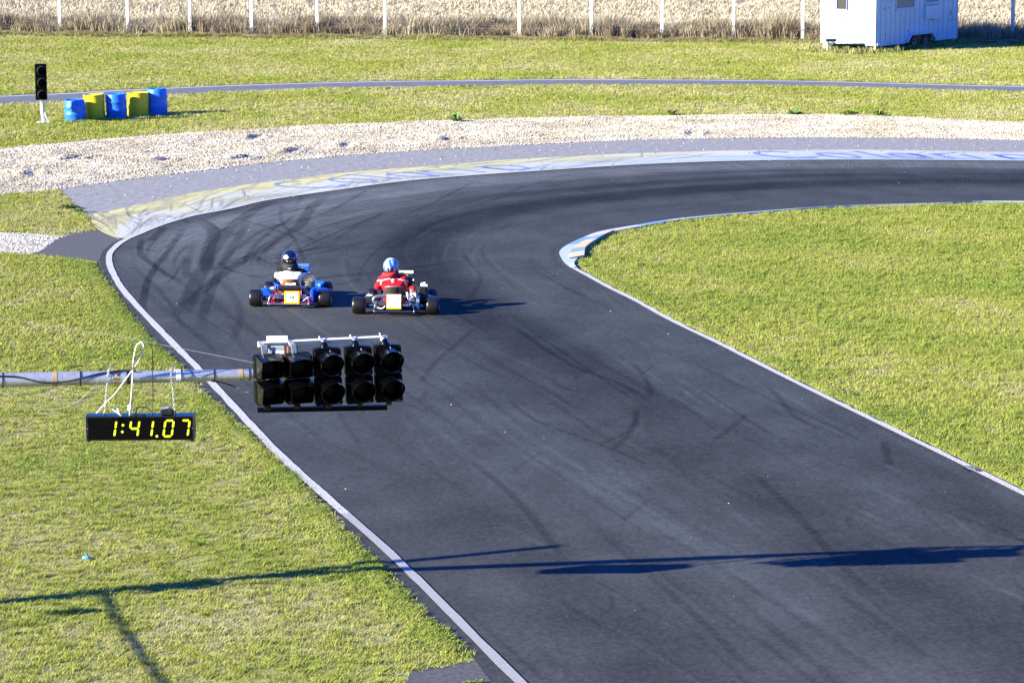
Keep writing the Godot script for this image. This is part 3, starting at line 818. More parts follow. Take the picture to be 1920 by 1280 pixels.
# ruts ploughed through the gravel: x, z, bearing, half length
var RUTS := []
var WORDS := [
	[["C", 0.212, 0.242, 0.055], ["o", 0.243, 0.265, 0.05], ["l", 0.264, 0.286, 0.05], ["g", 0.284, 0.306, 0.05], ["r", 0.305, 0.322, 0.05], ["i", 0.322, 0.340, 0.05], ["p", 0.343, 0.370, 0.06]],
	[["C", 0.520, 0.549, 0.085], ["o", 0.550, 0.574, 0.085], ["l", 0.575, 0.594, 0.085], ["g", 0.592, 0.613, 0.085], ["r", 0.616, 0.636, 0.085], ["i", 0.629, 0.648, 0.085], ["p", 0.651, 0.678, 0.085]],
]
var WEEDS := [
	[Vector3(-9.328, 0, -60.522), "bright leafy weed nearest the grey apron's corner", 0.30, 0.16],
	[Vector3(-8.993, 0, -59.916), "small bright weed against the tip of the painted band", 0.24, 0.14],
	[Vector3(-1.520, 0, -78.738), "lone tall weed at mid-length of the gravel's far edge", 0.32, 0.36],
	[Vector3(4.487, 0, -80.842), "small weed at the gravel's far edge, left of the three on the right", 0.28, 0.2],
	[Vector3(7.904, 0, -80.842), "wide weed clump at the gravel's far edge, leftmost of the right-hand three", 0.55, 0.2],
	[Vector3(9.399, 0, -80.535), "dark green weed at the gravel's far edge, middle of the right-hand three", 0.42, 0.22],
	[Vector3(10.184, 0, -80.535), "dark green weed at the gravel's far edge, rightmost of the three", 0.34, 0.32],
]

func speckle(called: String, a: Color, b: Color, per_metre: float, rough := 0.7, freq := 0.03, sd := 51, metal := 0.0) -> void:
	var m := mat(called, Color.WHITE, rough, metal)
	m.albedo_texture = noise_tex(freq, sd, [a, a.lerp(b, 0.15), b], [0.22, 0.6, 0.85], 512, 5)
	m.uv1_triplanar = true; m.uv1_scale = Vector3.ONE * per_metre
func object_materials() -> void:
	speckle("apron_road", lin(0.10, 0.105, 0.13), lin(0.14, 0.145, 0.17), 0.2, 0.8, 0.02, 61)
	speckle("kerb_white", lin(0.42, 0.44, 0.48), lin(0.24, 0.27, 0.34), 1.5, 0.75, 0.03, 62)
	mat("line_bright", lin(0.5, 0.51, 0.54), 0.7)
	speckle("kerb_pale", lin(0.34, 0.40, 0.48), lin(0.16, 0.20, 0.28), 1.5, 0.75, 0.03, 74)
	speckle("kerb_blue", lin(0.09, 0.20, 0.42), lin(0.32, 0.37, 0.44), 1.8, 0.75, 0.03, 63)
	speckle("kerb_cream", lin(0.42, 0.38, 0.28), lin(0.26, 0.23, 0.18), 2.0, 0.85, 0.03, 64)
	speckle("kerb_yellow", lin(0.44, 0.36, 0.18), lin(0.30, 0.27, 0.22), 2.0, 0.85, 0.03, 65)
	mat("signal_black", lin(0.0012, 0.0012, 0.0015), 0.2, 0.0, 0.45)
	mat("hood_grey", lin(0.012, 0.012, 0.013), 0.4)
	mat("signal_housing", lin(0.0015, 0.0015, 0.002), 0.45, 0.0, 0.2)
	mat("lens_dark", lin(0.0015, 0.001, 0.001), 0.3, 0.0, 0.2)
	mat("mark_grey", lin(0.22, 0.23, 0.27), 0.5)
	speckle("galvanised", lin(0.50, 0.51, 0.53), lin(0.36, 0.37, 0.39), 2.5, 0.42, 0.02, 66, 0.55)
	speckle("pipe_metal", lin(0.52, 0.53, 0.56), lin(0.34, 0.34, 0.35), 1.2, 0.38, 0.02, 67, 0.6)
	mat("rail_white", lin(0.72, 0.73, 0.75), 0.5)
	mat("tape_brown", lin(0.36, 0.25, 0.13), 0.6)
	mat("cable_black", lin(0.012, 0.012, 0.014), 0.5)
	mat("cable_white", lin(0.75, 0.75, 0.72), 0.55)
	mat("wire_grey", lin(0.4, 0.42, 0.4), 0.6)
	mat("orange", lin(0.7, 0.16, 0.05), 0.6)
	mat("case_black", lin(0.006, 0.0065, 0.008), 0.2, 0.0, 0.6)
	mat("panel_black", lin(0.0015, 0.0015, 0.002), 0.45, 0.0, 0.2)
	var led := mat("display_segment", lin(0.55, 0.62, 0.02), 0.5)
	led.emission_enabled = true; led.emission = lin(0.62, 0.75, 0.02); led.emission_energy_multiplier = 0.16
	mat("rubber", lin(0.008, 0.008, 0.009), 0.38, 0.0, 0.45)
	mat("rim_metal", lin(0.55, 0.56, 0.58), 0.3, 0.9)
	mat("chrome", lin(0.62, 0.66, 0.74), 0.18, 0.95)
	mat("steel_dark", lin(0.05, 0.05, 0.055), 0.4, 0.6)
	mat("exhaust_grey", lin(0.22, 0.22, 0.24), 0.4, 0.7)
	mat("exhaust_black", lin(0.012, 0.012, 0.013), 0.35)
	mat("cast_metal", lin(0.34, 0.33, 0.32), 0.4, 0.6)
	mat("plastic_black", lin(0.010, 0.010, 0.012), 0.4)
	mat("plastic_white", lin(0.75, 0.76, 0.78), 0.35)
	mat("plastic_blue", lin(0.008, 0.09, 0.62), 0.3)
	mat("plastic_navy", lin(0.015, 0.05, 0.16), 0.3)
	mat("pod_black", lin(0.02, 0.022, 0.03), 0.35)
	mat("frame_red", lin(0.55, 0.02, 0.015), 0.35)
	mat("frame_black", lin(0.02, 0.022, 0.03), 0.3, 0.3)
	mat("plate_yellow", lin(0.80, 0.40, 0.003), 0.4)
	mat("plate_white", lin(0.78, 0.78, 0.76), 0.4)
	mat("plate_line", lin(0.5, 0.22, 0.28), 0.5)
	mat("seat_copper", lin(0.26, 0.12, 0.06), 0.4)
	mat("seat_grey", lin(0.05, 0.05, 0.05), 0.4)
	mat("sticker_blue", lin(0.06, 0.16, 0.7), 0.4)
	mat("sticker_pink", lin(0.7, 0.2, 0.4), 0.4)
	mat("sticker_green", lin(0.2, 0.5, 0.2), 0.4)
	mat("fuel_tank", lin(0.55, 0.5, 0.4), 0.4)
	var suit := mat("suit", Color.WHITE, 0.8, 0.0, 0.3)
	suit.vertex_color_use_as_albedo = true
	suit.normal_enabled = true; suit.normal_texture = noise_normal(0.02, 90, 5.0); suit.normal_scale = 0.6; suit.uv1_triplanar = true; suit.uv1_scale = Vector3.ONE * 2.2
	var shell := mat("helmet_shell", Color.WHITE, 0.12, 0.0, 0.6)
	shell.vertex_color_use_as_albedo = true; shell.clearcoat_enabled = true; shell.clearcoat = 0.6; shell.clearcoat_roughness = 0.05
	mat("visor", lin(0.01, 0.01, 0.014), 0.08)
	mat("skin", lin(0.45, 0.27, 0.2), 0.6)
	speckle("barrel_blue", lin(0.02, 0.17, 0.78), lin(0.05, 0.22, 0.72), 1.5, 0.34, 0.03, 68)
	speckle("barrel_yellow", lin(0.74, 0.58, 0.012), lin(0.6, 0.5, 0.05), 1.5, 0.4, 0.03, 69)
	speckle("paint_white", lin(0.74, 0.75, 0.76), lin(0.55, 0.56, 0.57), 1.0, 0.55, 0.02, 70)
	speckle("trailer_paint", lin(0.40, 0.56, 0.74), lin(0.33, 0.46, 0.62), 0.6, 0.5, 0.015, 71)
	speckle("concrete_white", lin(0.70, 0.69, 0.67), lin(0.5, 0.48, 0.44), 1.5, 0.85, 0.03, 72)
	speckle("lichen", lin(0.62, 0.5, 0.26), lin(0.6, 0.56, 0.48), 4.0, 0.9, 0.05, 73)
	mat("window_glass", lin(0.05, 0.055, 0.06), 0.06, 0.0, 0.6)
	mat("curtain", lin(0.30, 0.27, 0.24), 0.9)
	mat("rust", lin(0.2, 0.08, 0.03), 0.9)
	mat("litter_blue", lin(0.05, 0.3, 0.7), 0.4)
	mat("bar_dark", lin(0.06, 0.09, 0.16), 0.2, 0.7)
	mat("seat_tan", lin(0.4, 0.25, 0.14), 0.5)
	mat("ballast_grey", lin(0.24, 0.27, 0.32), 0.4)
	mat("case_grey", lin(0.10, 0.105, 0.115), 0.4, 0.3)
	mat("frame_violet", lin(0.28, 0.2, 0.42), 0.6)
	mat("grey_paint", lin(0.38, 0.38, 0.4), 0.5)

# ---------- start lights over the track ----------
func hood_round(r: float, depth: float) -> ArrayMesh:
	# a visor: a short tube cut away towards its lower front
	var s := tool()
	s.set_smooth_group(3)
	var n := 30
	var cut := func(a: float) -> float: return depth * (0.52 + 0.48 * clampf(sin(a) * 0.9 + 0.45, 0.0, 1.0))
	for k in n:
		var a := TAU * k / n; var b := TAU * (k + 1) / n
		var da: float = cut.call(a); var db: float = cut.call(b)
		var ra := r * 1.06; var rb := r * 0.97
		var p := [Vector3(cos(a) * ra, sin(a) * ra, 0), Vector3(cos(b) * ra, sin(b) * ra, 0), Vector3(cos(b) * rb, sin(b) * rb, db), Vector3(cos(a) * rb, sin(a) * rb, da)]
		var o := Vector3(cos(a), sin(a), 0)
		quad(s, p[0], p[1], p[2], p[3], o)
		var i := 0.965
		var q := [Vector3(p[0].x * i, p[0].y * i, 0), Vector3(p[1].x * i, p[1].y * i, 0), Vector3(p[2].x * i, p[2].y * i, db), Vector3(p[3].x * i, p[3].y * i, da)]
		quad(s, q[0], q[1], q[2], q[3], -o)
		s.set_smooth_group(-1)
		quad(s, p[3], p[2], q[2], q[3], Vector3.BACK)
		s.set_smooth_group(3)
	return mesh_of(s)
func hood_square(w: float, h: float, depth: float) -> ArrayMesh:
	# a boxy visor with a crowned top, open below at the front
	var s := tool()
	var ring := func(kw: float, kh: float, z: float, dy: float) -> Array:
		var o := []
		for k in 9:
			var f := k / 8.0
			o.append(Vector3(lerpf(-w / 2 * kw, w / 2 * kw, f), h / 2 * kh + dy + 0.022 * (1.0 - pow(2.0 * f - 1.0, 2.0)), z))
		return [Vector3(-w / 2 * kw, -h / 2 * kh + dy, z)] + o + [Vector3(w / 2 * kw, -h / 2 * kh + dy, z)]
	for layer in [[1.0, 1.0], [0.955, -1.0]]:
		var k: float = layer[0]
		var a: Array = ring.call(1.0 * k, 1.0 * k, 0.0, 0.0); var b: Array = ring.call(0.84 * k, 0.80 * k, depth, -0.012)
		b[0].z *= 0.6; b[-1].z *= 0.6
		s.set_smooth_group(-1)
		for i in a.size() - 1:
			var mid: Vector3 = (a[i] + a[i + 1]) / 2.0
			quad(s, a[i], a[i + 1], b[i + 1], b[i], mid * layer[1])
	var a2: Array = ring.call(0.84, 0.80, depth, -0.012); var b2: Array = ring.call(0.84 * 0.955, 0.80 * 0.955, depth, -0.012)
	for i in range(1, a2.size() - 2): quad(s, a2[i], a2[i + 1], b2[i + 1], b2[i], Vector3.BACK)
	# floor lip of the visor
	var c: Array = ring.call(1.0, 1.0, 0.0, 0.0); var d: Array = ring.call(0.84, 0.80, depth, -0.012)
	quad(s, c[0], c[-1], Vector3(d[-1].x, d[-1].y, depth * 0.45), Vector3(d[0].x, d[0].y, depth * 0.45), Vector3.DOWN)
	return mesh_of(s)
func signal_head(kind: int, at: Vector3, turn: float, label: String) -> Node3D:
	var t := thing("signal_light", label, "signal light", at, turn, "start lights over the track")
	var w := 0.282
	if kind == 0:
		for k in 2:
			var y := 0.132 - k * 0.262
			var s := tool(); box(s, Vector3(0, y, -0.06), Vector3(w, 0.245, 0.13), Basis(), 0.022)
			obj("housing", s, M.signal_housing, t)
			part("hood", M_hood_square, M.signal_black, t, Transform3D(Basis(), Vector3(0, y + 0.008, 0.005)))
			s = tool(); lathe(s, [Vector2(0, 0.012), Vector2(0.06, 0.010), Vector2(0.098, 0.002), Vector2(0.1, -0.01)], 20, Transform3D(Basis(Vector3.RIGHT, PI / 2), Vector3(0, y, 0.006)))
			obj("lens", s, M.lens_dark, t)
		var s2 := tool()
		box(s2, Vector3(-0.03, 0.30, -0.06), Vector3(0.05, 0.10, 0.012), Basis(Vector3.FORWARD, -0.1), 0.002)
		box(s2, Vector3(-0.05, 0.355, -0.085), Vector3(0.05, 0.06, 0.012), Basis(Vector3.RIGHT, -0.8), 0.002)
		obj("bracket", s2, M.galvanised, t)
		bx("bracket", Vector3(-0.02, -0.285, -0.08), Vector3(0.07, 0.05, 0.05), M.signal_black, t, Basis(), 0.01)
	else:
		for k in 2:
			var y := 0.142 - k * 0.284
			var s := tool(); box(s, Vector3(0, y, -0.05), Vector3(w - 0.01, 0.278, 0.10), Basis(), 0.012)
			obj("housing", s, M.signal_housing, t)
			part("hood", M_hood_round, M.signal_black, t, Transform3D(Basis(), Vector3(0.012, y + 0.012, 0.001)))
			s = tool(); lathe(s, [Vector2(0, 0.018), Vector2(0.06, 0.014), Vector2(0.098, 0.003), Vector2(0.1, -0.01)], 20, Transform3D(Basis(Vector3.RIGHT, PI / 2), Vector3(0.012, y + 0.012, 0.003)))
			obj("lens", s, M.lens_dark, t)
			s = tool(); box(s, Vector3(0.088, y - 0.122, 0.002), Vector3(0.042, 0.006, 0.003), Basis(), 0.001)
			lathe(s, [Vector2(0, 0.0035), Vector2(0.012, 0.0035), Vector2(0.012, 0)], 12, Transform3D(Basis(Vector3.RIGHT, PI / 2).scaled(Vector3(1, 0.6, 1)), Vector3(0.045, y - 0.122, 0.0)), true)
			obj("maker_mark", s, M.mark_grey, t)
		var s3 := tool()
		lathe(s3, [Vector2(0.052, 0.284), Vector2(0.046, 0.30), Vector2(0.034, 0.325), Vector2(0.022, 0.348), Vector2(0.012, 0.356), Vector2(0, 0.358)], 14, Transform3D(Basis(), Vector3(-0.02, 0, -0.06)))
		obj("top_cap", s3, M.signal_black, t)
		var s4 := tool()
		for sg in [-1.0, 1.0]: box(s4, Vector3(sg * 0.085 - 0.01, 0.289, -0.055), Vector3(0.10, 0.016, 0.085), Basis(Vector3.BACK, -sg * 0.12), 0.004)
		obj("top_lid", s4, M.signal_black, t)
		tb("bracket", [Vector3(-0.02, 0.35, -0.06), Vector3(-0.05, 0.375, -0.085), Vector3(-0.06, 0.405, -0.10)], 0.011, M.galvanised, t, 6)
		bx("bracket", Vector3(0, -0.30, -0.075), Vector3(0.06, 0.04, 0.05), M.signal_black, t, Basis(), 0.008)
	return t
var M_hood_round: ArrayMesh
var M_hood_square: ArrayMesh

func make_gantry() -> void:
	M_hood_round = hood_round(0.120, 0.23)
	M_hood_square = hood_square(0.258, 0.215, 0.20)
	var foot := Vector3(-9.0, 0, -27.4)
	var t := thing("light_gantry", "silver pipe arm reaching over the track edge, carrying the start lights", "gantry", foot)
	var rel := func(p: Vector3) -> Vector3: return p - foot
	tb("mast", [Vector3(0, -0.3, 0), Vector3(0, 2.0, 0), Vector3(0, 3.9, 0)], [0.085, 0.08, 0.06], M.pipe_metal, t, 16)
	bx("base_plate", Vector3(0, 0.01, 0), Vector3(0.4, 0.02, 0.4), M.galvanised, t)
	tb("added_bar", [Vector3(0, 1.95, 0), Vector3(0.52, 1.93, 1.6), Vector3(1.3, 1.92, 3.9)], 0.02, M.pipe_metal, t, 10)  # unseen bar, added and shaped to cast the diagonal shadow on the lawn
	tb("added_bar", [Vector3(1.3, 1.92, 3.9), Vector3(1.3, -0.1, 3.9)], 0.03, M.pipe_metal, t, 10)  # end post of the added bar, also out of view
	bx("added_box", Vector3(0.0, 2.28, 0.12), Vector3(0.22, 0.26, 0.12), M.grey_paint, t)  # this box and the next are unseen, added for the blob shadows
	bx("added_box", Vector3(0.3, 1.75, 0.6), Vector3(0.3, 0.12, 0.1), M.grey_paint, t)
	tb("brace", [Vector3(0, 1.4, 0), Vector3(0.95, 2.34, -0.02)], 0.03, M.pipe_metal, t, 8)
	var a0: Vector3 = rel.call(Vector3(-5.090, 2.482, -28.100)); var a1: Vector3 = rel.call(Vector3(-3.825, 2.476, -28.300)); var a2: Vector3 = rel.call(Vector3(-1.817, 2.458, -28.630))
	var root := a0 + (a0 - a1) * 2.9
	tb("arm", [Vector3(0, root.y, 0), root.lerp(a0, 0.3) * Vector3(1, 1, 1), a0, a1], [0.076, 0.075, 0.072, 0.068], M.pipe_metal, t, 20)
	var on := func(px: float) -> Vector3: return a0.lerp(a1, px / 236.0) if px < 236.0 else a1.lerp(a2, (px - 236.0) / 384.0)
	tb("arm", [on.call(226.0), on.call(480.0), a2], [0.062, 0.056, 0.054], M.pipe_metal, t, 20)
	var dir := (a2 - a0).normalized()
	var ringed := func(px: float, r: float, w: float, m: Material, called: String) -> void:
		var p: Vector3 = on.call(px)
		tb(called, [p - dir * w, p + dir * w], r, m, t, 18)
	for px in [14.0, 153.0, 400.0, 466.0]: ringed.call(px, 0.077 if px < 230.0 else 0.0625, 0.006, M.cable_black, "cable_tie")
	ringed.call(219.0, 0.0705, 0.024, M.tape_brown, "tape_wrap"); ringed.call(240.0, 0.0700, 0.014, M.cable_black, "tape_wrap"); ringed.call(450.0, 0.0600, 0.018, M.tape_brown, "tape_wrap")
	ringed.call(107.0, 0.0735, 0.022, M.tape_brown, "tape_wrap")
	ringed.call(205.0, 0.0725, 0.012, M.galvanised, "pipe_clamp"); ringed.call(333.0, 0.0690, 0.022, M.cable_white, "tape_wrap")
	# frame behind the heads
	var r0: Vector3 = rel.call(Vector3(-2.526, 2.813, -28.370)); var r1: Vector3 = rel.call(Vector3(-1.240, 2.863, -28.450))
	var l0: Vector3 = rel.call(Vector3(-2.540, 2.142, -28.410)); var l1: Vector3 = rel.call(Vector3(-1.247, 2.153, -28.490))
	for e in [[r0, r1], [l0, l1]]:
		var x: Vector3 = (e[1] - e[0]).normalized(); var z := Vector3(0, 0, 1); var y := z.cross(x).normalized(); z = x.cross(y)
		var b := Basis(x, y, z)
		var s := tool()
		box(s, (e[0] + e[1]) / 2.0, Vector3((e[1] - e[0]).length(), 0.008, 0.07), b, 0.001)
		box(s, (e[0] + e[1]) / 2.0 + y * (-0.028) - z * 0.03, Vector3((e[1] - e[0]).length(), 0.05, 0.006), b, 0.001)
		obj("rail", s, M.rail_white if e[0] == r0 else M.signal_housing, t)  # lower rail black: shade behind the heads put into its colour
	for f in [0.08, 0.30, 0.52]:
		tb("upright", [r0.lerp(r1, f) + Vector3(0, 0, -0.05), l0.lerp(l1, f) + Vector3(0, 0, -0.05)], 0.02, M.galvanised, t, 8)
	bx("mounting_plate", r0 + Vector3(0.20, 0.035, 0.02), Vector3(0.21, 0.07, 0.008), M.rail_white, t, Basis(Vector3.BACK, 0.02), 0.003)
	bx("ballast_box", r0 + Vector3(0.19, -0.075, -0.02), Vector3(0.17, 0.085, 0.07), M.ballast_grey, t, Basis(), 0.01)
	bx("ballast_label", r0 + Vector3(0.225, -0.095, 0.018), Vector3(0.085, 0.032, 0.003), M.rail_white, t, Basis(), 0.001)
	bx("end_cap", r0 + Vector3(0.085, -0.075, -0.02), Vector3(0.03, 0.07, 0.07), M.rail_white, t, Basis(), 0.008)
	bx("marker_tag", r0 + Vector3(0.30, -0.075, 0.0), Vector3(0.012, 0.07, 0.02), M.orange, t, Basis(), 0.001)
	for f in [0.05, 0.26, 0.52, 0.76, 0.985]:
		var p := r0.lerp(r1, f)
		tb("bolt", [p + Vector3(0, 0.012, 0), p + Vector3(0, -0.055, 0)], 0.014, M.galvanised, t, 8)
	var q := tool()
	lathe(q, [Vector2(0, 0.03), Vector2(0.022, 0.024), Vector2(0.03, 0), Vector2(0.022, -0.024), Vector2(0, -0.03)], 12, Transform3D(Basis(), r1 + Vector3(-0.04, -0.02, 0.03)))
	obj("end_knob", q, M.rail_white, t)
	# heads
	var labels := ["leftmost of the five start lights, boxy hoods, next to the arm's end", "second start light from the arm, boxy hoods, under the orange tag", "middle of the five start lights, first with round hoods", "fourth start light from the arm, round hoods", "rightmost of the five start lights, under the rail's free end"]
	var spots := [Vector3(-2.402, 2.450, -28.270), Vector3(-2.107, 2.459, -28.280), Vector3(-1.817, 2.473, -28.290), Vector3(-1.511, 2.485, -28.310), Vector3(-1.222, 2.498, -28.330)]
	for i in 5:
		var h := signal_head(0 if i < 2 else 1, spots[i], 0.30 - 0.02 * i, labels[i])
		h.rotation.z = 0.03
	# cables and wires
	var c := tool()
	var pts := []
	for px in [-10.0, 40.0, 80.0, 105.0, 130.0, 160.0, 190.0, 230.0, 256.0]:
		var dy: float = {-10.0: 0.055, 40.0: 0.045, 80.0: -0.01, 105.0: -0.025, 130.0: -0.015, 160.0: 0.02, 190.0: 0.055, 230.0: 0.075, 256.0: 0.07}[px]
		var rr := 0.082
		pts.append(on.call(px) + Vector3(0, dy, sqrt(maxf(0.0001, rr * rr - dy * dy))) + foot)
	tube(c, curve(pts, 0.05), 0.008, 6)
	tag(obj("power_cable", c, M.cable_black), "black cable lying wavy along the front of the pipe arm", "cable")
	c = tool()
	tube(c, curve([on.call(395.0) + foot + Vector3(0, -0.05, 0.03), on.call(420.0) + foot + Vector3(0, -0.075, 0.03), on.call(445.0) + foot + Vector3(0, -0.13, 0.03), Vector3(-2.631, 2.332, -28.270), Vector3(-2.513, 2.330, -28.250)], 0.04), 0.008, 6)
	tag(obj("power_cable", c, M.cable_black), "short black cable drooping from the arm's end into the lights", "cable")
	c = tool()
	tube(c, [foot + Vector3(0.0, 3.75, 0), Vector3(-5.021, 3.121, -28.000), Vector3(-3.827, 2.905, -28.150), Vector3(-2.552, 2.627, -28.270)], 0.0022, 5)
	tag(obj("stay_wire", c, M.wire_grey), "thin taut wire slanting down from the left to the lights", "wire")
	c = tool()
	tube(c, curve([on.call(-120.0) + foot + Vector3(0, -0.07, -0.03), Vector3(-5.014, 2.388, -27.950), Vector3(-4.760, 2.256, -27.970), Vector3(-4.503, 2.215, -27.990), Vector3(-4.271, 2.287, -28.030), Vector3(-4.100, 2.440, -28.070), on.call(184.0) + foot + Vector3(0, -0.066, -0.02)], 0.06), 0.0026, 5)
	tag(obj("loose_wire", c, M.wire_grey), "thin pale wire sagging below the pipe arm", "wire")
	c = tool()
	tube(c, curve([Vector3(-4.105, 2.144, -28.130), Vector3(-4.022, 2.237, -28.150), Vector3(-3.925, 2.331, -28.190), Vector3(-3.835, 2.450, -28.210), Vector3(-3.753, 2.563, -28.210), Vector3(-3.661, 2.699, -28.170), Vector3(-3.625, 2.809, -28.150), Vector3(-3.650, 2.857, -28.150), Vector3(-3.692, 2.830, -28.150), Vector3(-3.731, 2.697, -28.180), Vector3(-3.750, 2.504, -28.210), Vector3(-3.761, 2.347, -28.190), Vector3(-3.769, 2.237, -28.150)], 0.05), 0.0065, 6)
	tag(obj("looped_cable", c, M.cable_white), "white cable looping above the arm and down to the clock", "cable")
	c = tool()
	tube(c, curve([Vector3(-3.808, 2.577, -28.190), Vector3(-3.720, 2.645, -28.170), Vector3(-3.663, 2.740, -28.150), Vector3(-3.609, 2.830, -28.150), Vector3(-3.566, 2.836, -28.150), Vector3(-3.541, 2.782, -28.150), Vector3(-3.550, 2.536, -28.180), Vector3(-3.547, 2.274, -28.150), Vector3(-3.555, 2.143, -28.110)], 0.05), 0.005, 5)
	tag(obj("looped_cable", c, M.cable_black), "thin black cable looping above the arm and down to the clock", "cable")

func make_clock() -> void:
	var mid := Vector3(-3.690, 1.973, -28.230)
	var w := 1.06; var h := 0.245; var d := 0.17
	var t := thing("race_clock", "black race clock reading 1:41.07, hung on two chains from the pipe arm", "clock", mid)
	t.rotation = Vector3(0.0, 0.03, 0.0)
	var s := tool(); box(s, Vector3(0, 0, -d / 2), Vector3(w, h, d), Basis(), 0.006); obj("case", s, M.case_black, t)
	bx("front_panel", Vector3(0, 0, 0.003), Vector3(w - 0.03, h - 0.025, 0.006), M.panel_black, t, Basis(), 0.001)
	bx("end_plate", Vector3(-w / 2 - 0.004, 0, -d / 2), Vector3(0.008, h, d), M.case_grey, t, Basis(), 0.002)
	bx("end_plate", Vector3(w / 2 + 0.004, 0, -d / 2), Vector3(0.008, h, d), M.case_grey, t, Basis(), 0.002)
	for sx in [-1.0, 1.0]:
		bx("screw", Vector3(sx * (w / 2 - 0.012), 0.0, 0.005), Vector3(0.008, 0.008, 0.006), M.galvanised, t, Basis(), 0.001)
		bx("foot", Vector3(sx * (w / 2 - 0.02), -h / 2 - 0.006, -0.02), Vector3(0.03, 0.012, 0.04), M.case_black, t, Basis(), 0.002)
	# seven-segment figures
	var H := 0.160; var W := 0.082; var th := 0.021; var sl := 0.16
	var seg := {"1": "bc", "4": "fgbc", "0": "abcdef", "7": "abc"}
	var bar := func(q: SurfaceTool, a: Vector2, b: Vector2, at: float) -> void:
		q.set_smooth_group(-1)
		var u := (b - a).normalized(); var n := Vector2(-u.y, u.x) * th / 2
		a += u * 0.004; b -= u * 0.004
		var p := [a, a + u * th * 0.5 + n, b - u * th * 0.5 + n, b, b - u * th * 0.5 - n, a + u * th * 0.5 - n]
		var v := []
		for k in p: v.append(Vector3(at + k.x + k.y * sl, k.y, 0.0095))
		for i in range(1, 5): tri(q, v[0], v[i], v[i + 1], Vector3.BACK)
		for i in 6: quad(q, v[i], v[(i + 1) % 6], v[(i + 1) % 6] - Vector3(0, 0, 0.004), v[i] - Vector3(0, 0, 0.004), v[i] + v[(i + 1) % 6] - Vector3(at, 0, 0) * 2.0)
	for g in [["1", -0.285], ["4", -0.057], ["1", 0.080], ["0", 0.282], ["7", 0.440]]:
		var q := tool()
		var hw := W / 2; var hh := H / 2
		var ends := {"a": [Vector2(-hw, hh), Vector2(hw, hh)], "b": [Vector2(hw, hh), Vector2(hw, 0)], "c": [Vector2(hw, 0), Vector2(hw, -hh)], "d": [Vector2(-hw, -hh), Vector2(hw, -hh)], "e": [Vector2(-hw, 0), Vector2(-hw, -hh)], "f": [Vector2(-hw, hh), Vector2(-hw, 0)], "g": [Vector2(-hw, 0), Vector2(hw, 0)]}
		for k in seg[g[0]]: bar.call(q, ends[k][0], ends[k][1], g[1])
		obj("digit", q, M.display_segment, t)
	for p in [Vector2(-0.168, 0.036), Vector2(-0.176, -0.032), Vector2(0.165, -0.078)]:
		var q := tool()
		lathe(q, [Vector2(0, 0.0095), Vector2(0.013, 0.0095), Vector2(0.013, 0.005)], 14, Transform3D(Basis(Vector3.RIGHT, PI / 2), Vector3(p.x, p.y, 0)), true)
		obj("dot", q, M.display_segment, t)
	# on its top: handle, socket, plug, strap, control unit
	tb("handle", curve([Vector3(-0.10, h / 2, -0.02), Vector3(-0.09, h / 2 + 0.012, 0.0), Vector3(-0.02, h / 2 + 0.014, 0.004), Vector3(0.04, h / 2 + 0.012, 0.0), Vector3(0.05, h / 2, -0.02)], 0.02), 0.008, M.cable_black, t, 6)
	tb("lead", curve([Vector3(-0.04, h / 2 + 0.03, -0.05), Vector3(-0.03, h / 2 + 0.075, -0.05), Vector3(0.03, h / 2 + 0.085, -0.05), Vector3(0.09, h / 2 + 0.06, -0.05), Vector3(0.125, h / 2 - 0.005, -0.05)], 0.02), 0.005, M.cable_black, t, 6)
	bx("socket", Vector3(-0.045, h / 2 + 0.018, -0.05), Vector3(0.024, 0.036, 0.024), M.mark_grey, t, Basis(), 0.004)
	bx("strap", Vector3(-0.235, h / 2 + 0.035, -0.06), Vector3(0.12, 0.014, 0.035), M.cable_white, t, Basis(Vector3.BACK, -0.65), 0.003)
	bx("strap", Vector3(-0.215, h / 2 + 0.04, -0.05), Vector3(0.016, 0.07, 0.02), M.cable_white, t, Basis(Vector3.BACK, 0.3), 0.003)
	var cu := bx("control_unit", Vector3(0.265, h / 2 + 0.03, -0.07), Vector3(0.13, 0.06, 0.09), M.plastic_black, t, Basis(Vector3.BACK, -0.08), 0.014)
	bx("flap", Vector3(0.245, h / 2 + 0.07, -0.07), Vector3(0.09, 0.018, 0.07), M.mark_grey, cu, Basis(Vector3.BACK, 0.12), 0.005)
	bx("knob", Vector3(0.31, h / 2 + 0.05, -0.022), Vector3(0.05, 0.02, 0.03), M.plastic_black, cu, Basis(Vector3.BACK, -0.4), 0.005)
	var pl := tool(); box(pl, Vector3(-0.098, h / 2 + 0.085, -0.01), Vector3(0.042, 0.07, 0.036), Basis(Vector3.BACK, -0.06), 0.012)
	tube(pl, [Vector3(-0.10, h / 2 + 0.05, -0.01), Vector3(-0.102, h / 2, -0.015)], 0.006, 6)
	obj("plug", pl, M.cable_white, t)
	# chains
	var pipe_y := {-1: Vector3(-3.988, 2.563, -28.270), 1: Vector3(-3.376, 2.555, -28.310)}
	for sg in [-1, 1]:
		var top: Vector3 = pipe_y[sg] - mid + Vector3(0, 0.0, 0.055)
		var low := Vector3(-0.352 if sg < 0 else 0.345, h / 2 + 0.012, -0.04)
		var links := tool()
		var n := 17
		for k in n:
			var p := top.lerp(low, (k + 0.5) / n); var u := (low - top).normalized()
			var side := u.cross(Vector3.BACK if k % 2 == 0 else Vector3.RIGHT).normalized()
			var loop := []
			for j in 11:
				var a := TAU * j / 10
				loop.append(p + u * cos(a) * 0.021 + side * sin(a) * 0.0105)
			tube(links, loop, 0.0036, 5, false)
		obj("chain", links, M.galvanised, t)
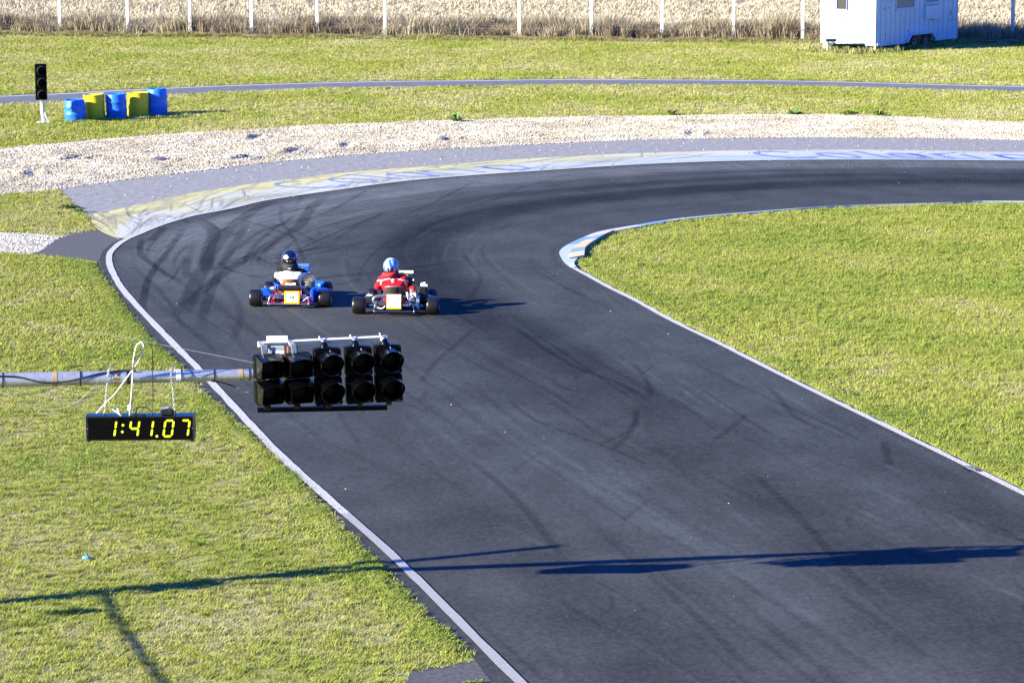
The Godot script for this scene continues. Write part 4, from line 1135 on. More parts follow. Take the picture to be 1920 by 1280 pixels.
		tb("chain_wrap", curve([top + Vector3(0, -0.02, 0.02), top + Vector3(0.02, 0.035, -0.03), top + Vector3(0.03, 0.01, -0.10), top + Vector3(0.03, -0.09, -0.12), top + Vector3(0.04, -0.12, -0.05), top + Vector3(0.045, -0.06, 0.02)], 0.03), 0.006, M.galvanised, t, 6)
		bx("eye_bolt", low + Vector3(0, -0.006, 0), Vector3(0.022, 0.03, 0.022), M.cable_black, t, Basis(), 0.004)

# ---------- far side: signal post, barrels, fence, trailer ----------
func make_far() -> void:
	var t := thing("signal_post", "black three-lamp signal on a short white pole beside the barrels", "signal light", Vector3(-12.740, 0, -78.738), 0.12)
	bx("base_plate", Vector3(0, 0.02, 0), Vector3(0.34, 0.04, 0.34), M.paint_white, t)
	tb("pole", [Vector3(0.02, 0.03, 0), Vector3(0.0, 0.3, 0), Vector3(-0.02, 0.66, 0)], 0.055, M.paint_white, t, 14)
	tb("cable", curve([Vector3(0.06, 0.3, 0.05), Vector3(0.10, 0.14, 0.06), Vector3(0.2, 0.03, 0.08), Vector3(0.28, 0.02, 0.08)], 0.05), 0.012, M.cable_white, t, 6)
	bx("bracket", Vector3(-0.02, 0.63, 0.02), Vector3(0.10, 0.08, 0.14), M.galvanised, t)
	for k in 3:
		var y := 0.80 + k * 0.325
		bx("housing", Vector3(-0.025, y, 0.0), Vector3(0.31, 0.322, 0.2), M.signal_housing, t, Basis(), 0.012)
		part("hood", hood_round(0.122, 0.24), M.hood_grey, t, Transform3D(Basis(Vector3.UP, 0.1), Vector3(0.0, y - 0.01, 0.1)))
		var s := tool(); lathe(s, [Vector2(0, 0.012), Vector2(0.07, 0.009), Vector2(0.108, 0.001), Vector2(0.108, -0.01)], 18, Transform3D(Basis(Vector3.RIGHT, PI / 2), Vector3(0.0, y - 0.01, 0.102)))
		obj("lens", s, M.lens_dark, t)
	# barrels: dented plastic drums, standing in a stepped row
	var names := ["blue barrel at the left end of the row, shortest and best lit", "yellow barrel second from the left, half in shade", "blue barrel in the middle of the row", "wide yellow barrel second from the right end", "blue barrel at the right end of the row, by the far road"]
	var spots := [Vector3(-11.966, 0, -79.180), Vector3(-11.508, 0, -79.746), Vector3(-10.931, 0, -79.927), Vector3(-10.421, 0, -80.535), Vector3(-9.925, 0, -80.842)]
	var hs := [0.58, 0.68, 0.68, 0.66, 0.74]
	var leans := [0.02, 0.05, 0.04, 0.0, -0.02]
	for i in 5:
		var r := 0.285 if i != 3 else 0.30
		var o := thing("barrel", names[i], "barrel", spots[i] + Vector3(0, 0, -r), 0.4 * i, "barrels beside the far road")
		o.rotation.z = leans[i]
		var H: float = hs[i]
		var s := tool()
		var prof := [Vector2(0, -0.03), Vector2(r * 0.97, -0.03), Vector2(r * 0.97, 0.02), Vector2(r, 0.05), Vector2(r, H * 0.28), Vector2(r * 1.05, H * 0.32), Vector2(r * 1.05, H * 0.36), Vector2(r, H * 0.40), Vector2(r, H * 0.62), Vector2(r * 1.05, H * 0.66), Vector2(r * 1.05, H * 0.70), Vector2(r, H * 0.74), Vector2(r * 0.985, H * 0.90), Vector2(r * 0.95, H * 0.96), Vector2(r * 0.90, H * 0.99), Vector2(r * 0.88, H), Vector2(r * 0.85, H - 0.02), Vector2(0, H - 0.02)]
		if i % 2 == 1: prof = [Vector2(0, -0.03), Vector2(r * 0.98, -0.03), Vector2(r, 0.03), Vector2(r, H * 0.36), Vector2(r * 1.012, H * 0.39), Vector2(r, H * 0.42), Vector2(r, H * 0.68), Vector2(r * 1.012, H * 0.71), Vector2(r, H * 0.74), Vector2(r, H * 0.96), Vector2(r * 1.02, H * 0.985), Vector2(r * 0.99, H), Vector2(r * 0.95, H - 0.02), Vector2(0, H - 0.02)]
		lathe(s, prof, 28, Transform3D())
		s.generate_normals()
		# dents
		var am := s.commit_to_arrays()
		var v: PackedVector3Array = am[Mesh.ARRAY_VERTEX]
		for k in v.size():
			var p := v[k]
			var a := atan2(p.z, p.x)
			var dent := 1.0 + 0.010 * sin(a * 3.0 + i * 2.1 + p.y * 5.0) + 0.006 * sin(a * 5.0 + i + p.y * 9.0)
			v[k] = Vector3(p.x * dent, p.y + 0.006 * sin(a * 2.0 + i), p.z * dent)
		var s2 := tool()
		s2.set_smooth_group(2)
		for k in v.size(): s2.add_vertex(v[k])
		obj("body", s2, M.barrel_blue if i % 2 == 0 else M.barrel_yellow, o)
		var bung := tool(); lathe(bung, [Vector2(0.03, H - 0.03), Vector2(0.03, H), Vector2(0, H)], 12, Transform3D(Basis(), Vector3(r * 0.5, 0, 0)))
		obj("bung", bung, M.barrel_blue if i % 2 == 0 else M.barrel_yellow, o)
	# fence
	var f := thing("fence", "wire fence on white concrete posts along the harvested field", "fence", Vector3(0, 0, -112))
	var post := tool()
	box(post, Vector3(0, 1.15, 0), Vector3(0.125, 2.9, 0.115), Basis(), 0.012)
	box(post, Vector3(0, 2.72, 0.06), Vector3(0.11, 0.35, 0.11), Basis(Vector3.RIGHT, 0.5), 0.01)
	var pm := mesh_of(post)
	var tops := []
	for x in [-25.4, -22.8, -20.2, -17.72, -15.01, -12.54, -10.12, -7.53, -4.9, 0.29, 3.04, 5.73, 8.43, 11.04, 13.7, 16.3, 18.9, 21.5, 24.1]:
		var z := 0.0
		for i in fence_line.size() - 1:
			if x >= fence_line[i].x and x <= fence_line[i + 1].x: z = remap(x, fence_line[i].x, fence_line[i + 1].x, fence_line[i].y, fence_line[i + 1].y)
		part("post", pm, M.concrete_white, f, Transform3D(Basis.from_euler(Vector3(rng.randf_range(-0.015, 0.015), rng.randf_range(-0.1, 0.1), rng.randf_range(-0.012, 0.012))), Vector3(x, 0, z + 112)))
		tops.append(Vector3(x, 0, z + 112.07))
	for y in [0.35, 0.8, 1.25, 1.7, 2.2]:
		var w := []
		for p in tops: w.append(p + Vector3(0, y, 0))
		tb("wire", w, 0.003, M.wire_grey, f, 4)
	# site trailer
	var C := Vector3(13.026, 0, -104.472)
	var L := 5.55; var W := 2.32; var H := 2.35; var lo := 0.22
	var tr := thing("site_trailer", "old white panelled site trailer on two axles by the fence", "trailer", C, deg_to_rad(50.0))
	bx("shell", Vector3(L / 2, lo + H / 2, -W / 2), Vector3(L - 0.05, H, W - 0.05), M.ballast_grey, tr)
	var s := tool()
	box(s, Vector3(L / 2, lo + H + 0.05, -W / 2), Vector3(L + 0.1, 0.1, W + 0.1), Basis(), 0.03); obj("roof", s, M.trailer_paint, tr)
	# vertical cladding panels, each its own sheet with an open joint beside it; windows interrupt them
	var n := 17
	var pw := L / n
	for i in n:
		var x := (i + 0.5) * pw
		var pieces := [[lo, lo + H]]
		if i >= 4 and i <= 7: pieces = [[lo, 1.46], [2.20, lo + H]]
		elif i >= 10 and i <= 12: pieces = [[lo, 1.60], [2.20, lo + H]]
		elif i >= 15: pieces = [[lo, 0.90], [0.92, lo + H]]
		if i >= 7 and i <= 11: pieces[0][0] = 0.50
		for p in pieces:
			var sp := tool(); box(sp, Vector3(x, (p[0] + p[1]) / 2, -0.012), Vector3(pw - 0.026, p[1] - p[0], 0.03), Basis(), 0.008)
			obj("panel", sp, M.trailer_paint, tr)
	var m := 8
	var fw := W / m
	for i in m:
		var z := -(i + 0.5) * fw
		var pieces := [[lo + (0.0), lo + H]]
		if i == 4 or i == 5: pieces = [[lo, 1.46], [2.10, lo + H]]
		for p in pieces:
			var sp := tool(); box(sp, Vector3(0.012, (p[0] + p[1]) / 2, z), Vector3(0.03, p[1] - p[0], fw - 0.026), Basis(), 0.008)
			obj("panel", sp, M.trailer_paint, tr)
	bx("corner_trim", Vector3(0.0, lo + H / 2, 0.0), Vector3(0.05, H, 0.05), M.trailer_paint, tr)
	bx("corner_trim", Vector3(L, lo + H / 2, 0.0), Vector3(0.05, H, 0.05), M.trailer_paint, tr)
	bx("corner_trim", Vector3(0.0, lo + H / 2, -W), Vector3(0.05, H, 0.05), M.trailer_paint, tr)
	var win := func(at: Vector3, size: Vector3, side: bool) -> void:
		var wn := bx("window", at, size, M.window_glass, tr)
		var hx := size.x / 2; var hy := size.y / 2; var hz := size.z / 2
		var fr := tool()
		if side:
			for sg in [-1.0, 1.0]:
				box(fr, at + Vector3(sg * (hx + 0.02), 0, 0.02), Vector3(0.05, size.y + 0.08, 0.05), Basis(), 0.006)
				box(fr, at + Vector3(0, sg * (hy + 0.02), 0.02), Vector3(size.x, 0.05, 0.05), Basis(), 0.006)
			obj("frame", fr, M.trailer_paint, wn)
			bx("sill", at + Vector3(0, -hy - 0.055, 0.04), Vector3(size.x + 0.16, 0.03, 0.10), M.trailer_paint, wn)
			bx("curtain", at + Vector3(0, 0, hz + 0.003), Vector3(size.x - 0.02, size.y, 0.004), M.curtain, wn)
		else:
			for sg in [-1.0, 1.0]:
				box(fr, at + Vector3(-0.02, 0, sg * (hz + 0.015)), Vector3(0.05, size.y + 0.06, 0.035), Basis(), 0.006)
				box(fr, at + Vector3(-0.02, sg * (hy + 0.015), 0), Vector3(0.05, 0.035, size.z), Basis(), 0.006)
			obj("frame", fr, M.frame_violet, wn)
	win.call(Vector3(6.0 * pw, 1.83, -0.022), Vector3(pw * 3.7, 0.64, 0.02), true)
	win.call(Vector3(11.5 * pw, 1.90, -0.022), Vector3(pw * 2.7, 0.54, 0.02), true)
	win.call(Vector3(0.022, 1.78, -5.0 * fw), Vector3(0.02, 0.58, fw * 1.4), false)
	var hatch := bx("hatch", Vector3(11.4 * pw, 1.27, 0.045), Vector3(pw * 3.1, 0.50, 0.09), M.trailer_paint, tr)
	bx("hatch_rail", Vector3(11.4 * pw, 1.22, 0.095), Vector3(pw * 3.1, 0.025, 0.02), M.trailer_paint, hatch)
	bx("latch", Vector3(11.4 * pw, 0.99, 0.06), Vector3(0.07, 0.07, 0.05), M.grey_paint, hatch)
	bx("vent", Vector3(15.7 * pw, 1.16, 0.012), Vector3(0.15, 0.24, 0.02), M.grey_paint, tr)
	for p in [[2.0, 0.62], [6.7, 0.66], [1.6, 1.52], [2.5, 1.55]]: bx("rust_spot", Vector3(p[0] * pw, p[1], 0.006), Vector3(0.05, 0.06, 0.004), M.rust, tr, Basis(), 0.001)
	# skirt with the wheel arch
	bx("skirt", Vector3(3.0 * pw, lo + 0.03, 0.02), Vector3(6.0 * pw, 0.10, 0.05), M.trailer_paint, tr)
	bx("skirt", Vector3(14.5 * pw, lo + 0.03, 0.02), Vector3(4.9 * pw, 0.10, 0.05), M.trailer_paint, tr)
	var arch := tool()
	for e in [[Vector3(6.1 * pw, lo + 0.05, 0.06), Vector3(7.0 * pw, 0.52, 0.06)], [Vector3(7.0 * pw, 0.52, 0.06), Vector3(11.2 * pw, 0.52, 0.06)], [Vector3(11.2 * pw, 0.52, 0.06), Vector3(12.1 * pw, lo + 0.05, 0.06)]]:
		var x: Vector3 = (e[1] - e[0]).normalized()
		box(arch, (e[0] + e[1]) / 2.0, Vector3((e[1] - e[0]).length() + 0.04, 0.05, 0.14), Basis(x, Vector3.BACK.cross(x), Vector3.BACK), 0.008)
	obj("wheel_arch", arch, M.trailer_paint, tr)
	bx("arch_liner", Vector3(9.1 * pw, 0.36, -0.12), Vector3(4.8 * pw, 0.30, 0.2), M.plastic_black, tr)
	for zz in [-0.06, -W + 0.06]:
		for x in [8.0 * pw, 10.3 * pw]:
			wheel("wheel", tr, Transform3D(Basis(Vector3.RIGHT, PI / 2), Vector3(x, 0.24, zz)), 0.24, 0.16, M.rubber, M.grey_paint)
	bx("chassis", Vector3(L / 2, lo - 0.04, -0.35), Vector3(L, 0.1, 0.1), M.steel_dark, tr)
	bx("chassis", Vector3(L / 2, lo - 0.05, -W + 0.35), Vector3(L, 0.1, 0.1), M.steel_dark, tr)
	tb("axle", [Vector3(8.0 * pw, 0.24, -0.1), Vector3(8.0 * pw, 0.24, -W + 0.1)], 0.04, M.steel_dark, tr)
	tb("axle", [Vector3(10.3 * pw, 0.24, -0.1), Vector3(10.3 * pw, 0.24, -W + 0.1)], 0.04, M.steel_dark, tr)
	for e in [[Vector3(0.05, 0.5, -0.03), 0.5], [Vector3(L - 0.1, 0.5, -0.05), 0.5], [Vector3(0.05, 0.5, -W + 0.1), 0.5], [Vector3(L - 0.1, 0.5, -W + 0.1), 0.5]]:
		bx("support_leg", Vector3(e[0].x, 0.12, e[0].z), Vector3(0.06, 0.30, 0.06), M.paint_white, tr)
	var db := tool()
	tube(db, [Vector3(0.1, 0.26, -0.4), Vector3(-1.05, 0.27, -W / 2)], 0.05, 6); tube(db, [Vector3(0.1, 0.26, -W + 0.4), Vector3(-1.05, 0.27, -W / 2)], 0.05, 6)
	obj("drawbar", db, M.steel_dark, tr)
	tb("coupling", [Vector3(-1.0, 0.28, -W / 2), Vector3(-1.4, 0.36, -W / 2)], [0.06, 0.05], M.paint_white, tr)
	tb("jockey_post", [Vector3(-1.3, 0.0, -W / 2), Vector3(-1.3, 0.5, -W / 2)], 0.03, M.paint_white, tr)
	tb("jack_handle", [Vector3(-1.4, 0.45, -W / 2), Vector3(-0.95, 0.44, -W / 2 + 0.1)], 0.055, M.steel_dark, tr)
	bx("tail_lamp", Vector3(0.12, lo + 0.06, 0.055), Vector3(0.16, 0.1, 0.04), M.paint_white, tr)
	# rank grass round its wheels
	var xfs := []; var cols := []
	for k in 700:
		var p := Vector3(rng.randf_range(-1.8, 6.8), 0, rng.randf_range(-2.6, 0.55))
		if rng.randf() < 0.4: p.z = rng.randf_range(-0.3, 0.5)
		xfs.append(Transform3D(Basis(Vector3.UP, rng.randf() * TAU).scaled(Vector3.ONE * rng.randf_range(0.5, 1.5)), tr.transform * p))
		cols.append(Color(0.10, 0.16, 0.03).lerp(Color(0.38, 0.33, 0.17), rng.randf()))
	tag(copies("rank_grass", tuft(10, 0.12, 0.17, 0.010, 0.5), M.blade, xfs, cols), "long rank grass growing up round the trailer's wheels", "grass", "", "stuff")

func wheel(called: String, parent: Node, xf: Transform3D, r: float, w: float, tyre: Material, rim: Material) -> Node3D:
	# turned about its own y axis
	var o := Node3D.new()
	put(o, called, parent)
	o.transform = xf
	var s := tool()
	var h := w / 2
	lathe(s, [Vector2(r * 0.48, -h * 0.8), Vector2(r * 0.62, -h * 0.98), Vector2(r * 0.84, -h), Vector2(r * 0.95, -h * 0.88), Vector2(r * 0.995, -h * 0.62), Vector2(r, 0), Vector2(r * 0.995, h * 0.62), Vector2(r * 0.95, h * 0.88), Vector2(r * 0.84, h), Vector2(r * 0.62, h * 0.98), Vector2(r * 0.48, h * 0.8)], 36, Transform3D())
	obj("tyre", s, tyre, o)
	s = tool()
	lathe(s, [Vector2(0, h * 0.35), Vector2(r * 0.2, h * 0.4), Vector2(r * 0.3, h * 0.3), Vector2(r * 0.44, h * 0.3), Vector2(r * 0.46, h * 0.85), Vector2(r * 0.53, h * 0.92), Vector2(r * 0.50, h * 0.8), Vector2(r * 0.50, -h * 0.8), Vector2(r * 0.53, -h * 0.92), Vector2(r * 0.46, -h * 0.85), Vector2(r * 0.44, -h * 0.3), Vector2(r * 0.3, -h * 0.3), Vector2(0, -h * 0.35)], 24, Transform3D())
	obj("rim", s, rim, o)
	return o

# ---------- karts and drivers; a kart points along -z, its origin on the ground under the rear axle ----------
func skin_over(s: SurfaceTool, bones: Array, cell: float, k: float, tint: Callable) -> void:
	# one continuous surface round tapered limbs (surface nets over a smooth union)
	var lo := Vector3.ONE * 99.0; var hi := -lo
	for b in bones:
		var r := maxf(b[2], b[3]) + cell * 3.0
		for p in [b[0], b[1]]:
			lo = lo.min(p - Vector3.ONE * r); hi = hi.max(p + Vector3.ONE * r)
	var n := Vector3i(((hi - lo) / cell).ceil()) + Vector3i.ONE
	var f := PackedFloat32Array()
	f.resize(n.x * n.y * n.z); f.fill(1.0)
	for b in bones:
		var a: Vector3 = b[0]; var ab: Vector3 = b[1] - a; var ra: float = b[2]; var rb: float = b[3]
		var m := maxf(ra, rb) + k + cell * 2.0
		var p0 := Vector3i(((a.min(b[1]) - Vector3.ONE * m - lo) / cell).floor()).clamp(Vector3i.ZERO, n - Vector3i.ONE)
		var p1 := Vector3i(((a.max(b[1]) + Vector3.ONE * m - lo) / cell).ceil()).clamp(Vector3i.ZERO, n - Vector3i.ONE)
		var l2 := maxf(ab.length_squared(), 1e-8)
		for z in range(p0.z, p1.z + 1):
			for y in range(p0.y, p1.y + 1):
				var row := (z * n.y + y) * n.x
				for x in range(p0.x, p1.x + 1):
					var q := lo + Vector3(x, y, z) * cell - a
					var t := clampf(q.dot(ab) / l2, 0.0, 1.0)
					var d := (q - ab * t).length() - lerpf(ra, rb, t)
					var o := f[row + x]
					var h := clampf(0.5 + 0.5 * (o - d) / k, 0.0, 1.0)
					f[row + x] = lerpf(o, d, h) - k * h * (1.0 - h)
	var at := {}
	var C := [Vector3i(0, 0, 0), Vector3i(1, 0, 0), Vector3i(0, 1, 0), Vector3i(1, 1, 0), Vector3i(0, 0, 1), Vector3i(1, 0, 1), Vector3i(0, 1, 1), Vector3i(1, 1, 1)]
	var E := [[0, 1], [2, 3], [4, 5], [6, 7], [0, 2], [1, 3], [4, 6], [5, 7], [0, 4], [1, 5], [2, 6], [3, 7]]
	var off := []
	for c in C: off.append((c.z * n.y + c.y) * n.x + c.x)
	for z in n.z - 1:
		for y in n.y - 1:
			for x in n.x - 1:
				var i := (z * n.y + y) * n.x + x
				var neg := 0
				for j in 8:
					if f[i + off[j]] < 0.0: neg += 1
				if neg == 0 or neg == 8: continue
				var sum := Vector3.ZERO; var cnt := 0
				for e in E:
					var v0 := f[i + off[e[0]]]; var v1 := f[i + off[e[1]]]
					if (v0 < 0.0) != (v1 < 0.0):
						sum += Vector3(C[e[0]]).lerp(Vector3(C[e[1]]), v0 / (v0 - v1)); cnt += 1
				at[i] = lo + (Vector3(x, y, z) + sum / cnt) * cell
	s.set_smooth_group(4)
	var sx := 1; var sy := n.x; var sz := n.x * n.y
	for i in at:
		for d in [[sx, sy, sz, Vector3.RIGHT], [sy, sz, sx, Vector3.UP], [sz, sx, sy, Vector3.BACK]]:
			var v0 := f[i]; var v1 := f[i + d[0]]
			if (v0 < 0.0) == (v1 < 0.0): continue
			if not (at.has(i - d[1]) and at.has(i - d[2]) and at.has(i - d[1] - d[2])): continue
			var out: Vector3 = d[3] if v0 < 0.0 else -d[3]
			var q := [at[i], at[i - d[1]], at[i - d[1] - d[2]], at[i - d[2]]]
			if (q[0] - q[2]).cross(q[0] - q[1]).dot(out) < 0.0: q = [q[0], q[3], q[2], q[1]]
			for j in [0, 1, 2, 0, 2, 3]:
				s.set_color(tint.call(q[j])); s.add_vertex(q[j])

func driver(kart: Node3D, which: int) -> void:
	var label: String = ["person in black helmet and white-backed jacket driving the blue kart", "person in white and blue helmet and red suit driving the right-hand kart"][which]
	var t := thing("person", label, "person", kart.position, kart.rotation.y)
	var ox: float = [-0.02, -0.06][which]; var hx: float = [-0.035, -0.10][which]
	var bones := []
	var bone := func(a: Vector3, b: Vector3, ra: float, rb: float) -> void: bones.append([a, b, ra, rb])
	bone.call(Vector3(ox - 0.07, 0.19, -0.36), Vector3(ox + 0.07, 0.19, -0.36), 0.12, 0.12)
	bone.call(Vector3(ox, 0.20, -0.34), Vector3(ox, 0.42, -0.24), 0.145, 0.135)
	bone.call(Vector3(ox - 0.08, 0.43, -0.23), Vector3(ox + 0.08, 0.43, -0.23), 0.115, 0.115)
	bone.call(Vector3(ox - 0.13, 0.535, -0.20), Vector3(ox + 0.13, 0.535, -0.20), 0.085, 0.085)
	bone.call(Vector3((ox + hx) / 2 , 0.55, -0.20), Vector3(hx, 0.70, -0.20), 0.10, 0.075)
	for sg in [-1.0, 1.0]:
		var sh := Vector3(ox + sg * 0.185, 0.535, -0.21); var el := Vector3(ox + sg * 0.275, 0.40 + (0.05 if sg > 0 else 0.0), -0.36); var wr := Vector3(0.02 + sg * 0.15, 0.455, -0.585)
		bone.call(sh, el, 0.072, 0.052); bone.call(el, wr, 0.052, 0.035)
		var hip := Vector3(ox + sg * 0.09, 0.17, -0.38); var kn := Vector3(sg * 0.17, 0.34, -0.72); var an := Vector3(sg * 0.16, 0.16, -1.03)
		bone.call(hip, kn, 0.088, 0.062); bone.call(kn, an, 0.060, 0.042)
		bone.call(an, an + Vector3(sg * 0.02, 0.09, -0.10), 0.042, 0.032); bone.call(an, an + Vector3(0, -0.04, -0.02), 0.042, 0.038)
	var red := Color(0.55, 0.012, 0.03); var black := Color(0.012, 0.012, 0.015); var white := Color(0.74, 0.75, 0.78); var blue := Color(0.02, 0.07, 0.5)
	var tint := func(p: Vector3) -> Color:
		var x := p.x - ox
		if p.z < -0.93: return black
		if which == 0:
			if p.z < -0.55: return black
			if p.y > 0.595 - absf(x) * 0.22: return black
			if absf(x) > 0.285 or (absf(x) > 0.24 and p.y < 0.45): return black if x < 0 else Color(0.015, 0.02, 0.05)
			return white if p.z > -0.42 and p.y > 0.30 else black
		if p.z < -0.55: return black
		if absf(x) > 0.245 and x > 0.0: return black
		if p.z > -0.21 or absf(x) > 0.2:
			if absf(p.y - (0.585 - absf(x) * 0.26)) < 0.007 and absf(x) > 0.04: return white
			if absf(absf(x) - 0.20 + (p.y - 0.5) * 0.3) < 0.009 and p.y > 0.44 and p.y < 0.53: return white
			if Vector2(p.x - ox + 0.005, p.y - 0.545).length() < 0.026 or (absf(p.x - ox + 0.005) < 0.022 and absf(p.y - 0.508) < 0.006): return white
			if absf(p.x - ox - 0.035) < 0.03 and absf(p.y - 0.648) < 0.010 and p.z > -0.2: return white
		return red
	var s := tool()
	skin_over(s, bones, 0.0145 if which == 0 else 0.0115, 0.035, tint)
	# gloved hands closed round the wheel rim
	for sg in [-1.0, 1.0]:
		var hb := []
		var w := Vector3(0.02 + sg * 0.15, 0.455, -0.585)
		var g := Vector3(sg * 0.142 + 0.02, 0.465, -0.665)
		hb.append([w, w + Vector3(0, 0.0, -0.03), 0.031, 0.034])
		hb.append([w + Vector3(0, 0.015, -0.035), w + Vector3(0, -0.02, -0.04), 0.03, 0.028])
		for k in 4:
			var up := 0.036 - k * 0.022
			var ln: float = [0.94, 1.05, 1.0, 0.82][k]
			var a := w + Vector3(sg * 0.012, up, -0.05); var b := g + Vector3(sg * 0.028, up, -0.012 * ln); var c := g + Vector3(sg * 0.004, up, -0.030 * ln); var d := g + Vector3(-sg * 0.024, up * 0.9, -0.012)
			hb.append([a, b, 0.0105, 0.0100]); hb.append([b, c, 0.0100, 0.0092]); hb.append([c, d, 0.0092, 0.0085])
		hb.append([w + Vector3(-sg * 0.02, 0.02, -0.02), g + Vector3(-sg * 0.03, 0.045, 0.012), 0.0125, 0.0105]); hb.append([g + Vector3(-sg * 0.03, 0.045, 0.012), g + Vector3(-sg * 0.022, 0.058, -0.012), 0.0105, 0.009])
		skin_over(s, hb, 0.0055, 0.006, func(_p): return black)
	obj("body", s, M.suit, t)
	if which == 1:
		var cs := tool(); lathe(cs, [Vector2(0.13, 0.60), Vector2(0.145, 0.615), Vector2(0.14, 0.655), Vector2(0.118, 0.675), Vector2(0.09, 0.67), Vector2(0.08, 0.62)], 26, Transform3D(Basis(Vector3.BACK, 0.10), Vector3(hx + 0.055, 0.0, -0.205)))
		var cm := mat("collar_red", lin(0.5, 0.012, 0.025), 0.8); obj("collar", cs, cm, t)
	else:
		var cs := tool(); lathe(cs, [Vector2(0.12, 0.59), Vector2(0.135, 0.605), Vector2(0.132, 0.66), Vector2(0.112, 0.70), Vector2(0.09, 0.70), Vector2(0.08, 0.62)], 26, Transform3D(Basis(), Vector3(hx + 0.01, 0.0, -0.205)))
		var cm := mat("collar_black", lin(0.014, 0.014, 0.017), 0.75); obj("collar", cs, cm, t)
		bx("collar_tag", Vector3(hx + 0.01, 0.625, -0.069), Vector3(0.055, 0.012, 0.004), M.plastic_white, t, Basis(), 0.001)
	# helmet
	var hc := Vector3(hx, [0.785, 0.765][which], -0.215)
	var hm := tool()
	hm.set_smooth_group(5)
	var nu := 56; var nv := 40
	var at := func(u: int, v: int) -> Vector3:
		var a := TAU * u / nu; var b := lerpf(PI / 2, -1.0, float(v) / nv)
		var d := Vector3(sin(a) * cos(b), sin(b), cos(a) * cos(b))
		var front := clampf(-d.z, 0.0, 1.0)
		var low := clampf(-d.y, 0.0, 1.0)
		return d * Vector3(0.131, 0.136, 0.148) * (1.0 + 0.10 * front * low * 2.0 - 0.10 * low * clampf(d.z, 0.0, 1.0))
	var paint := func(p: Vector3) -> Color:
		var e := p.normalized()
		var az := atan2(e.x, e.z)      # 0 at the back
		if which == 0:
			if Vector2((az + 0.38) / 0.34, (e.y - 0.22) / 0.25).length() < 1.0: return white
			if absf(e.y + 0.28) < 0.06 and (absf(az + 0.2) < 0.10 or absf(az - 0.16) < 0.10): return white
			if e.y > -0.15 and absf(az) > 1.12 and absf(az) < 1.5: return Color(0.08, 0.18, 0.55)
			if absf(e.y - 0.12) < 0.10 and az > 0.35 and az < 1.0: return Color(0.03, 0.04, 0.5)
			if e.y < 0.05 and e.y > -0.2 and az < -0.9 and az > -1.3: return Color(0.5, 0.1, 0.12)
			return Color(0.010, 0.010, 0.014)
		if e.y > 0.80: return Color(0.5, 0.52, 0.55) if fposmod(az * 2.2, 1.0) < 0.75 else Color(0.02, 0.02, 0.03)
		if e.y > 0.70 and e.y < 0.75: return Color(0.03, 0.03, 0.05)
		var zig := absf(fposmod(az * 0.95 + 0.35 + e.y * 0.35, 1.0) - 0.5) * 2.0
		if e.y < -0.15 and absf(az + 0.05) < 0.34: return Color(0.01, 0.02, 0.08) if absf(az + 0.05) > 0.05 or e.y < -0.42 else white
		if zig < 0.30: return Color(0.02, 0.12, 0.52)
		if zig < 0.38: return Color(0.20, 0.42, 0.75)
		if zig > 0.82: return Color(0.10, 0.30, 0.66)
		return Color(0.46, 0.52, 0.60)
	for u in nu:
		for v in nv:
			var q := [at.call(u, v), at.call(u + 1, v), at.call(u + 1, v + 1), at.call(u, v + 1)]
			if v == 0: q[1] = q[0]
			var m: Vector3 = (q[0] + q[2]) / 2.0
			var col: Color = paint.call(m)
			var tris := [[0, 1, 2], [0, 2, 3]] if v > 0 else [[0, 2, 3]]
			for tr in tris:
				var a: Vector3 = q[tr[0]]; var b: Vector3 = q[tr[1]]; var c: Vector3 = q[tr[2]]
				if (a - c).cross(a - b).dot(m) < 0.0:
					var k := b; b = c; c = k
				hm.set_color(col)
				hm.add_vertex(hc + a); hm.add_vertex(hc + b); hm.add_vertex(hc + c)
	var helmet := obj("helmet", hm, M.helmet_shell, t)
	var vs := tool()
	vs.set_smooth_group(5)
	for u in range(18, 38):
		for v in range(18, 27):
			var q := [hc + at.call(u, v) * 1.02, hc + at.call(u + 1, v) * 1.02, hc + at.call(u + 1, v + 1) * 1.02, hc + at.call(u, v + 1) * 1.02]
			quad(vs, q[0], q[1], q[2], q[3], q[0] - hc)
	obj("visor", vs, M.visor, helmet)
	var lining := tool()
	lathe(lining, [Vector2(0, -0.107), Vector2(0.06, -0.107), Vector2(0.10, -0.100), Vector2(0.105, -0.085)], 24, Transform3D(Basis(), hc))
	obj("lining", lining, M.plastic_black, helmet)

